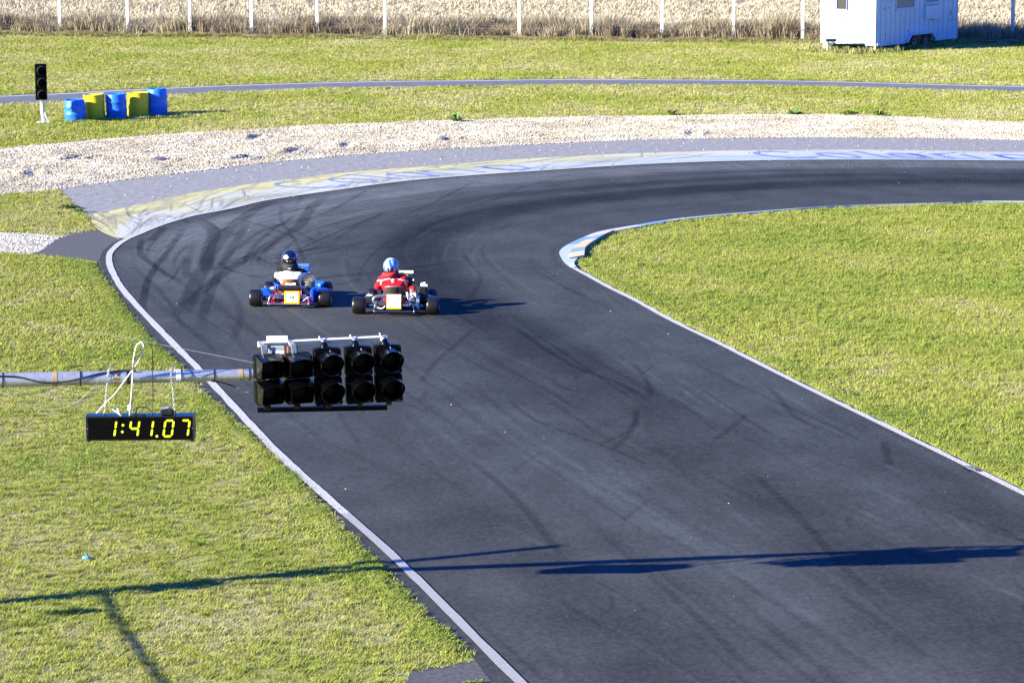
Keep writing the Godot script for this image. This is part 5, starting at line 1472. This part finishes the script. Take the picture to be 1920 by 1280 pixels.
func kart(which: int, at: Vector3, turn: float) -> Node3D:
	var label: String = ["blue kart with red frame, left of the pair on the track", "dark kart with a big white number plate, right of the pair"][which]
	var t := thing("kart", label, "kart", at, turn, "karts on the track")
	var body: Material = M.plastic_blue if which == 0 else M.pod_black
	var frame: Material = M.frame_red if which == 0 else M.frame_black
	var hw: float = [0.685, 0.715][which]                 # half the width over the rear tyres
	var across := Basis(Vector3.BACK, PI / 2)
	for sg in [-1.0, 1.0]:
		wheel("wheel", t, Transform3D(across, Vector3(sg * (hw - 0.105), 0.142, 0)), 0.142, 0.21, M.rubber, M.rim_metal)
		wheel("wheel", t, Transform3D(Basis(Vector3.UP, -0.10) * across, Vector3(sg * 0.50, 0.13, -1.05)), 0.13, 0.13, M.rubber, M.rim_metal)
		tb("stub_axle", [Vector3(sg * 0.34, 0.12, -1.05), Vector3(sg * 0.5, 0.13, -1.05)], 0.014, M.chrome, t)
		bx("hub", Vector3(sg * (hw - 0.25), 0.142, 0), Vector3(0.07, 0.07, 0.07), M.steel_dark, t, Basis(), 0.02)
	tb("rear_axle", [Vector3(-hw + 0.06, 0.142, 0), Vector3(hw - 0.06, 0.142, 0)], 0.024, M.chrome, t, 12)
	var s := tool()
	for sg in [-1.0, 1.0]:
		tube(s, curve([Vector3(sg * 0.31, 0.09, 0.12), Vector3(sg * 0.31, 0.075, -0.3), Vector3(sg * 0.30, 0.07, -0.6), Vector3(sg * 0.20, 0.07, -0.85), Vector3(sg * 0.19, 0.07, -1.25)], 0.08), 0.016, 8)
		tube(s, [Vector3(sg * 0.22, 0.07, -0.9), Vector3(sg * 0.38, 0.10, -1.05)], 0.015, 8)
	for z in [0.10, -0.38, -0.92, -1.22]: tube(s, [Vector3(-0.31 if z > -0.8 else -0.2, 0.08, z), Vector3(0.31 if z > -0.8 else 0.2, 0.08, z)], 0.015, 8)
	obj("chassis_frame", s, frame, t)
	bx("floor_tray", Vector3(0, 0.048, -0.85), Vector3(0.44, 0.006, 0.72), M.cast_metal, t, Basis(), 0.002)
	# rear bumper: two bars and their stays
	var bl: float = [-0.345, -0.335][which]; var br: float = [0.325, 0.315][which]
	var bs := tool()
	tube(bs, curve([Vector3(bl, 0.075, 0.20), Vector3(bl + 0.02, 0.075, 0.215), Vector3(br - 0.02, 0.075, 0.215), Vector3(br, 0.075, 0.20)], 0.05), 0.014, 8)
	tube(bs, curve([Vector3(bl, 0.07, 0.20), Vector3(bl + 0.005, 0.14, 0.19), Vector3(bl + 0.04, 0.205, 0.175), Vector3(bl + 0.12, 0.215, 0.17), Vector3(0, 0.215, 0.17), Vector3(br - 0.12, 0.215, 0.17), Vector3(br - 0.04, 0.205, 0.175), Vector3(br - 0.005, 0.14, 0.19), Vector3(br, 0.07, 0.20)], 0.05), 0.013, 8)
	for x in [bl + 0.05, br - 0.05]: tube(bs, [Vector3(x, 0.205, 0.175), Vector3(x, 0.09, 0.05)], 0.012, 8)
	obj("rear_bumper", bs, M.chrome if which == 0 else M.bar_dark, t)
	for x in [bl, br]:
		var q := tool(); lathe(q, [Vector2(0, 0.022), Vector2(0.018, 0.014), Vector2(0.022, 0), Vector2(0.018, -0.014), Vector2(0, -0.022)], 10, Transform3D(across, Vector3(x, 0.075, 0.205)))
		obj("bumper_end", q, M.chrome, t)
	if which == 0:
		for x in [bl + 0.025, br + 0.03]: bx("bumper_stay", Vector3(x, 0.14, 0.16), Vector3(0.03, 0.13, 0.03), M.frame_red, t, Basis(), 0.006)
		bx("bumper_stay", Vector3(0.20, 0.10, 0.17), Vector3(0.18, 0.02, 0.04), M.frame_red, t, Basis(Vector3.BACK, 0.1), 0.004)
		tb("brake_line", [Vector3(0.19, 0.10, 0.20), Vector3(0.32, 0.19, 0.19)], 0.008, M.plastic_white, t, 6)
		tb("seat_stay", [Vector3(-0.29, 0.10, 0.05), Vector3(-0.20, 0.30, -0.02)], 0.013, M.frame_red, t, 6)
		tb("seat_stay", [Vector3(0.19, 0.12, 0.08), Vector3(0.18, 0.32, 0.02)], 0.013, M.frame_red, t, 6)
	else:
		tb("seat_stay", [Vector3(-0.29, 0.10, 0.05), Vector3(-0.20, 0.34, -0.06)], 0.012, M.chrome, t, 6)
		tb("seat_stay", [Vector3(0.27, 0.12, 0.05), Vector3(0.16, 0.36, -0.04)], 0.012, M.chrome, t, 6)
		tb("brake_line", curve([Vector3(-0.29, 0.14, 0.22), Vector3(-0.22, 0.125, 0.225), Vector3(-0.18, 0.14, 0.225), Vector3(-0.16, 0.165, 0.21)], 0.03), 0.011, M.plastic_white, t, 6)
	# number plate
	var pc := [Vector3(0.05, 0.185, 0.215), Vector3(-0.012, 0.235, 0.20)][which] as Vector3
	var pw: Vector2 = [Vector2(0.255, 0.215), Vector2(0.245, 0.245)][which]
	var tilt := Basis(Vector3.RIGHT, -0.22)
	var pl := bx("number_plate", pc, Vector3(pw.x, pw.y, 0.014), M.plate_yellow, t, tilt, 0.005)
	bx("plate_face", pc + tilt * Vector3(0, 0.003 if which == 0 else 0.012, 0.009), Vector3(pw.x * (0.76 if which == 0 else 0.90), pw.y * (0.70 if which == 0 else 0.84), 0.004), M.plate_white, pl, tilt, 0.001)
	if which == 0:
		var em := tool()
		for k in [[0.0, 0.030, 0.6, 3.9], [0.012, 0.018, 3.6, 7.2], [-0.014, 0.016, 1.0, 4.4], [0.008, 0.007, 0.0, 6.2]]:
			var arc := []
			for j in 14:
				var a := lerpf(k[2], k[3], j / 13.0)
				arc.append(pc + tilt * Vector3(k[0] + cos(a) * k[1], 0.003 + sin(a) * k[1] * 1.1, 0.0125))
			tube(em, arc, 0.0042, 5)
		obj("emblem", em, M.steel_dark, pl)
	else:
		for sg in [-1.0, 1.0]: bx("bolt", pc + tilt * Vector3(sg * 0.085, 0.0, 0.0125), Vector3(0.012, 0.012, 0.006), M.steel_dark, pl, tilt, 0.002)
		bx("strip", pc + tilt * Vector3(0, -0.083, 0.0125), Vector3(0.20, 0.008, 0.002), M.plate_line, pl, tilt, 0.0005)
	# seat: a wrapped shell open to the front
	s = tool()
	s.set_smooth_group(6)
	var sx: float = [-0.02, -0.055][which]
	var rings := []
	var rows := [[0.06, 0.15, -0.42, 0.17], [0.075, 0.175, -0.30, 0.16], [0.16, 0.185, -0.20, 0.15], [0.28, 0.185, -0.12, 0.13], [0.37, 0.185, -0.075, 0.11], [0.44, 0.18, -0.05, 0.09]]
	for r in rows:
		var ring := []
		for k in 17:
			var f := k / 8.0 - 1.0
			var wing := pow(absf(f), 3.0)
			ring.append(Vector3(sx + f * r[1] * (1.12 - 0.12 * wing), r[0] - wing * (0.05 if r[0] > 0.3 else -0.16), r[2] - wing * (0.20 if r[0] > 0.12 else 0.02) - 0.02 * f * f))
		rings.append(ring)
	for i in rings.size() - 1:
		for k in 16:
			quad(s, rings[i][k], rings[i][k + 1], rings[i + 1][k + 1], rings[i + 1][k], Vector3(0, -0.3, 1))
			var d := Vector3(0, 0.004, -0.012)
			quad(s, rings[i][k] + d, rings[i][k + 1] + d, rings[i + 1][k + 1] + d, rings[i + 1][k] + d, Vector3(0, 0.3, -1))
	var seat := obj("seat", s, M.seat_copper if which == 0 else M.seat_grey, t)
	var rim := []
	for p in rings[-1]: rim.append(p + Vector3(0, 0.002, -0.005))
	tb("seat_edge", rim, 0.011, M.seat_copper if which == 0 else M.cast_metal, seat, 6)
	if which == 0:
		bx("sticker", Vector3(sx + 0.015, 0.355, -0.068), Vector3(0.165, 0.065, 0.006), M.plate_white, seat, Basis(Vector3.RIGHT, -0.35), 0.001)
		for k in [[-0.05, M.sticker_pink, 0.0], [0.0, M.sticker_blue, 0.012], [0.045, M.sticker_blue, -0.008], [0.065, M.sticker_pink, 0.014]]:
			bx("print", Vector3(sx + 0.015 + k[0], 0.352 + k[2], -0.0635 + k[2] * -0.35), Vector3(0.04, 0.016, 0.004), k[1], seat, Basis(Vector3.RIGHT, -0.35), 0.0005)
	# engine on the right
	bx("engine_block", Vector3(0.285, 0.19, -0.24), Vector3(0.17, 0.17, 0.24), M.steel_dark if which == 0 else M.cast_metal, t, Basis(), 0.025)
	var cyl := tool()
	if which == 0:
		tube(cyl, [Vector3(0.29, 0.26, -0.22), Vector3(0.30, 0.40, -0.22)], 0.06, 18)
		for k in 5: lathe(cyl, [Vector2(0.06, -0.005), Vector2(0.10, -0.005), Vector2(0.10, 0.005), Vector2(0.06, 0.005)], 22, Transform3D(Basis(), Vector3(0.29, 0.29 + k * 0.026, -0.22)), true)
		obj("cylinder", cyl, M.cast_metal, t)
		var fins := tool()
		for k in 11:
			var a := lerpf(-1.35, 1.35, k / 10.0)
			box(fins, Vector3(0.30, 0.40, -0.22) + Vector3(sin(a), cos(a), 0) * 0.065, Vector3(0.008, 0.10, 0.13), Basis(Vector3.BACK, -a), 0.001)
		obj("cylinder_head", fins, M.cast_metal, t)
		tb("exhaust", [Vector3(-0.22, 0.31, 0.02), Vector3(0.15, 0.315, 0.02)], 0.047, M.exhaust_black, t, 16)
		tb("exhaust_flange", [Vector3(-0.34, 0.30, 0.02), Vector3(-0.27, 0.305, 0.02)], [0.030, 0.042], M.cast_metal, t, 14)
		for x in [-0.27, -0.215]: tb("exhaust_clamp", [Vector3(x, 0.305, 0.02), Vector3(x + 0.018, 0.306, 0.02)], 0.055, M.chrome, t, 16)
		tb("exhaust_header", curve([Vector3(0.15, 0.315, 0.02), Vector3(0.22, 0.31, 0.0), Vector3(0.25, 0.30, -0.1), Vector3(0.27, 0.30, -0.16)], 0.04), 0.03, M.exhaust_grey, t, 10)
		bx("carburettor", Vector3(0.30, 0.22, -0.08), Vector3(0.12, 0.07, 0.10), M.cast_metal, t, Basis(), 0.012)
		tb("tie_bar", [Vector3(0.17, 0.345, 0.02), Vector3(0.26, 0.335, 0.02)], 0.008, M.chrome, t, 6)
		tb("tie_bar", [Vector3(0.165, 0.385, 0.02), Vector3(0.185, 0.335, 0.03)], 0.007, M.chrome, t, 6)
		bx("chain_guard", Vector3(0.375, 0.19, 0.02), Vector3(0.055, 0.25, 0.30), M.plastic_blue, t, Basis(), 0.012)
		bx("fuel_tank", Vector3(-0.10, 0.22, -0.01), Vector3(0.14, 0.06, 0.05), M.seat_tan, t, Basis(), 0.01)
	else:
		tube(cyl, [Vector3(0.27, 0.26, -0.22), Vector3(0.25, 0.40, -0.20)], 0.06, 16)
		for k in 4: lathe(cyl, [Vector2(0.05, -0.005), Vector2(0.078, -0.005), Vector2(0.078, 0.005), Vector2(0.05, 0.005)], 20, Transform3D(Basis(), Vector3(0.265 - k * 0.004, 0.29 + k * 0.026, -0.22)), true)
		obj("cylinder", cyl, M.cast_metal, t)
		bx("cylinder_head", Vector3(0.245, 0.41, -0.20), Vector3(0.09, 0.05, 0.10), M.frame_red, t, Basis(Vector3.BACK, 0.2), 0.014)
		tb("spark_lead", curve([Vector3(0.245, 0.43, -0.2), Vector3(0.26, 0.47, -0.19), Vector3(0.32, 0.45, -0.18), Vector3(0.35, 0.40, -0.16)], 0.03), 0.007, M.cable_black, t, 6)
		bx("carburettor", Vector3(0.29, 0.30, -0.07), Vector3(0.10, 0.10, 0.09), M.plastic_white, t, Basis(Vector3.BACK, 0.1), 0.02)
		bx("carburettor_cap", Vector3(0.29, 0.355, -0.065), Vector3(0.08, 0.03, 0.06), M.frame_red, t, Basis(Vector3.BACK, 0.1), 0.008)
		var ab := bx("air_box", Vector3(0.43, 0.30, -0.22), Vector3(0.15, 0.27, 0.22), M.plastic_black, t, Basis(Vector3.BACK, 0.04), 0.03)
		tb("air_trumpet", [Vector3(0.385, 0.45, -0.20), Vector3(0.50, 0.44, -0.20)], [0.035, 0.026], M.plastic_white, ab, 12)
		tb("air_trumpet", [Vector3(0.40, 0.46, -0.26), Vector3(0.46, 0.485, -0.26)], [0.022, 0.012], M.plastic_white, ab, 10)
		tb("exhaust", curve([Vector3(0.10, 0.29, 0.03), Vector3(-0.10, 0.30, 0.04), Vector3(-0.26, 0.30, 0.05), Vector3(-0.345, 0.275, 0.06), Vector3(-0.36, 0.235, 0.065), Vector3(-0.33, 0.195, 0.07), Vector3(-0.25, 0.185, 0.08), Vector3(-0.05, 0.195, 0.09)], 0.03), 0.032, M.exhaust_grey, t, 14)
		tb("exhaust_header", curve([Vector3(0.10, 0.29, 0.03), Vector3(0.18, 0.28, -0.02), Vector3(0.22, 0.28, -0.14)], 0.03), 0.026, M.exhaust_grey, t, 10)
		bx("chain_guard", Vector3(0.375, 0.20, 0.03), Vector3(0.06, 0.20, 0.28), M.plastic_navy, t, Basis(), 0.012)
		bx("guard_sticker", Vector3(0.375, 0.255, 0.172), Vector3(0.045, 0.05, 0.004), M.ballast_grey, t, Basis(), 0.001)
		tb("tie_bar", [Vector3(0.19, 0.36, 0.0), Vector3(0.28, 0.22, 0.06)], 0.009, M.chrome, t, 6)
		tb("tie_bar", [Vector3(0.18, 0.36, 0.0), Vector3(0.20, 0.26, 0.05)], 0.008, M.chrome, t, 6)
	# brake disc and sprocket on the axle
	var disc := tool(); lathe(disc, [Vector2(0.03, -0.004), Vector2(0.095, -0.004), Vector2(0.095, 0.004), Vector2(0.03, 0.004)], 24, Transform3D(across, Vector3(-0.2, 0.142, 0)), true)
	obj("brake_disc", disc, M.cast_metal, t)
	disc = tool(); lathe(disc, [Vector2(0.03, -0.003), Vector2(0.10, -0.003), Vector2(0.10, 0.003), Vector2(0.03, 0.003)], 28, Transform3D(across, Vector3(0.26, 0.142, 0)), true)
	obj("sprocket", disc, M.steel_dark, t)
	# bodywork
	for sg in [-1.0, 1.0]:
		s = tool()
		s.set_smooth_group(7)
		var prof := [[-0.20, 0.235, 0.10], [-0.34, 0.245, 0.115], [-0.55, 0.235, 0.12], [-0.78, 0.20, 0.11], [-0.86, 0.14, 0.08]]
		var sec := []
		for p in prof:
			var x0: float = sg * 0.47
			var r := []
			for k in 12:
				var a := TAU * k / 12
				r.append(Vector3(x0 + cos(a) * p[2], 0.055 + (p[1] - 0.055) * (0.5 + 0.5 * signf(sin(a)) * pow(absf(sin(a)), 0.6)), p[0]))
			sec.append(r)
		for i in sec.size() - 1:
			for k in 12: quad(s, sec[i][k], sec[i][(k + 1) % 12], sec[i + 1][(k + 1) % 12], sec[i + 1][k], (sec[i][k] + sec[i][(k + 1) % 12]) / 2.0 - Vector3(sg * 0.47, 0.14, prof[i][0]))
		s.set_smooth_group(-1)
		for e in [0, sec.size() - 1]:
			for k in 12: tri(s, Vector3(sg * 0.47, 0.14, prof[e][0]), sec[e][k], sec[e][(k + 1) % 12], Vector3(0, 0, 1.0 if e == 0 else -1.0))
		var pod := obj("side_pod", s, body, t)
		if which == 1:
			bx("sticker", Vector3(sg * 0.48, 0.248, -0.38), Vector3(0.10, 0.004, 0.16), M.plastic_white, pod, Basis(Vector3.RIGHT, 0.0), 0.001)
			if sg > 0: bx("sticker", Vector3(0.44, 0.246, -0.26), Vector3(0.06, 0.005, 0.09), M.plastic_navy, pod, Basis(), 0.001)
	# nose, front panel, steering
	s = tool()
	tube(s, curve([Vector3(-0.44, 0.13, -1.24), Vector3(-0.36, 0.14, -1.36), Vector3(0, 0.15, -1.42), Vector3(0.36, 0.14, -1.36), Vector3(0.44, 0.13, -1.24)], 0.06), 0.085, 14)
	obj("front_fairing", s, body, t)
	var pn := tool()
	box(pn, Vector3(0, 0, 0), Vector3(0.29, 0.32, 0.03), Basis(), 0.012)
	var pm := obj("front_panel", pn, M.plastic_blue if which == 0 else M.plastic_black, t)
	pm.transform = Transform3D(Basis(Vector3.UP, 0.0) * Basis(Vector3.RIGHT, -0.5), Vector3(0.06, 0.435, -0.88))
	bx("sticker", Vector3(0.02, 0.13, 0.018), Vector3(0.24, 0.05, 0.004), M.plate_white if which == 1 else M.sticker_blue, pm, Basis(), 0.001)
	bx("sticker", Vector3(0.03, 0.03, 0.018), Vector3(0.06, 0.05, 0.004), M.sticker_green if which == 1 else M.plate_white, pm, Basis(), 0.001)
	bx("sticker", Vector3(0.14, -0.02, 0.018), Vector3(0.03, 0.09, 0.004), M.plate_white, pm, Basis(), 0.001)
	tb("panel_stay", [Vector3(0.05, 0.36, -0.92), Vector3(0.03, 0.14, -1.2)], 0.014, M.steel_dark, t)
	tb("steering_column", [Vector3(0.02, 0.44, -0.68), Vector3(0.0, 0.10, -1.05)], 0.011, M.chrome, t)
	var ringp := []
	var tilted := Basis(Vector3.RIGHT, 0.75)
	for k in 29: ringp.append(Vector3(0.02, 0.465, -0.665) + tilted * (Vector3(cos(TAU * k / 28), 0, sin(TAU * k / 28)) * 0.142))
	var sw := tool(); tube(sw, ringp, 0.013, 8, false)
	for a in [0.5, 2.64, 4.71]: tube(sw, [Vector3(0.02, 0.45, -0.68), Vector3(0.02, 0.465, -0.665) + tilted * (Vector3(cos(a), 0, sin(a)) * 0.142)], 0.008, 6)
	obj("steering_wheel", sw, M.plastic_black, t)
	bx("fuel_tank", Vector3(0, 0.17, -0.78), Vector3(0.16, 0.2, 0.24), M.fuel_tank, t, Basis(), 0.03)
	for sg in [-1.0, 1.0]: tb("pedal", [Vector3(sg * 0.16, 0.07, -1.12), Vector3(sg * 0.16, 0.22, -1.17)], 0.010, M.chrome, t, 6)
	return t

func make_things() -> void:
	make_far()
	var k0 := kart(0, Vector3(-3.685, 0.0155, -47.75), -0.05)
	driver(k0, 0)
	var k1 := kart(1, Vector3(-1.90, 0.0155, -46.98), -0.06)
	driver(k1, 1)
	make_gantry()
	make_clock()
	var at := Vector3(-4.632, 0, -30.709)
	var s := tool()
	s.set_smooth_group(-1)
	for k in 7:
		var a := TAU * k / 7; var b := TAU * (k + 1) / 7
		tri(s, Vector3(0, 0.035, 0), Vector3(cos(a) * 0.035, 0.012 + 0.01 * (k % 2), sin(a) * 0.03), Vector3(cos(b) * 0.035, 0.012 + 0.01 * ((k + 1) % 2), sin(b) * 0.03), Vector3.UP)
		quad(s, Vector3(cos(a) * 0.035, 0.012 + 0.01 * (k % 2), sin(a) * 0.03), Vector3(cos(b) * 0.035, 0.012 + 0.01 * ((k + 1) % 2), sin(b) * 0.03), Vector3(cos(b) * 0.05, 0.0, sin(b) * 0.04), Vector3(cos(a) * 0.05, 0.0, sin(a) * 0.04), Vector3(cos(a), 0.5, sin(a)))
	var lt := obj("litter", s, M.litter_blue)
	lt.position = at + Vector3(0, 0.025, 0)
	tag(lt, "crumpled scrap of bright blue plastic lying in the near grass", "litter")

func _ready() -> void:
	rng.seed = 20
	# camera: on the stand, looking down the track with a long lens
	var cam := Camera3D.new()
	cam.name = "camera"
	add_child(cam)
	cam.position = Vector3(0, 7.8, 0)
	cam.rotation.x = -0.17365
	cam.fov = 13.395
	cam.near = 0.5; cam.far = 900.0
	# clear autumn sky
	var env := Environment.new()
	var sky := ProceduralSkyMaterial.new()
	sky.sky_top_color = Color(0.09, 0.31, 0.70); sky.sky_horizon_color = Color(0.25, 0.50, 0.78); sky.sky_curve = 0.12
	sky.ground_bottom_color = Color(0.2, 0.2, 0.15); sky.ground_horizon_color = Color(0.45, 0.5, 0.5)
	sky.sky_energy_multiplier = 0.85
	env.sky = Sky.new()
	env.sky.sky_material = sky
	env.background_mode = Environment.BG_SKY
	env.tonemap_mode = Environment.TONE_MAPPER_LINEAR
	env.tonemap_exposure = 3.55
	env.sdfgi_enabled = true; env.ssao_enabled = true; env.ssil_enabled = true
	var we := WorldEnvironment.new()
	we.name = "world_environment"; we.environment = env
	add_child(we)
	# low sun from the left, a little behind the stand
	var sun := DirectionalLight3D.new()
	sun.name = "sun"
	add_child(sun)
	sun.basis = Basis.looking_at(Vector3(0.925 * 0.9354, -0.3535, -0.379 * 0.9354))
	sun.light_energy = 1.6; sun.light_color = Color(1.0, 0.96, 0.84); sun.light_angular_distance = 0.5; sun.shadow_enabled = true

	patch.frequency = 0.22; patch.fractal_octaves = 4; patch.seed = 3
	fine.frequency = 1.3; fine.fractal_octaves = 3; fine.seed = 4
	clump.frequency = 4.2; clump.fractal_octaves = 3; clump.seed = 12
	lumps.frequency = 0.55; lumps.fractal_octaves = 4; lumps.seed = 8
	for r in V([-8.30, -69.42, -6.49, -69.76, -5.36, -71.30, -4.15, -72.65, -1.61, -74.18, 4.72, -75.51, -10.54, -69.76, -11.03, -66.46, -6.58, -74.44]):
		RUTS.append([r.x, r.y, rng.randf_range(1.2, 2.1), rng.randf_range(0.5, 1.0)])
	make_materials()
	object_materials()
	make_ground()
	make_plants()
	make_things()
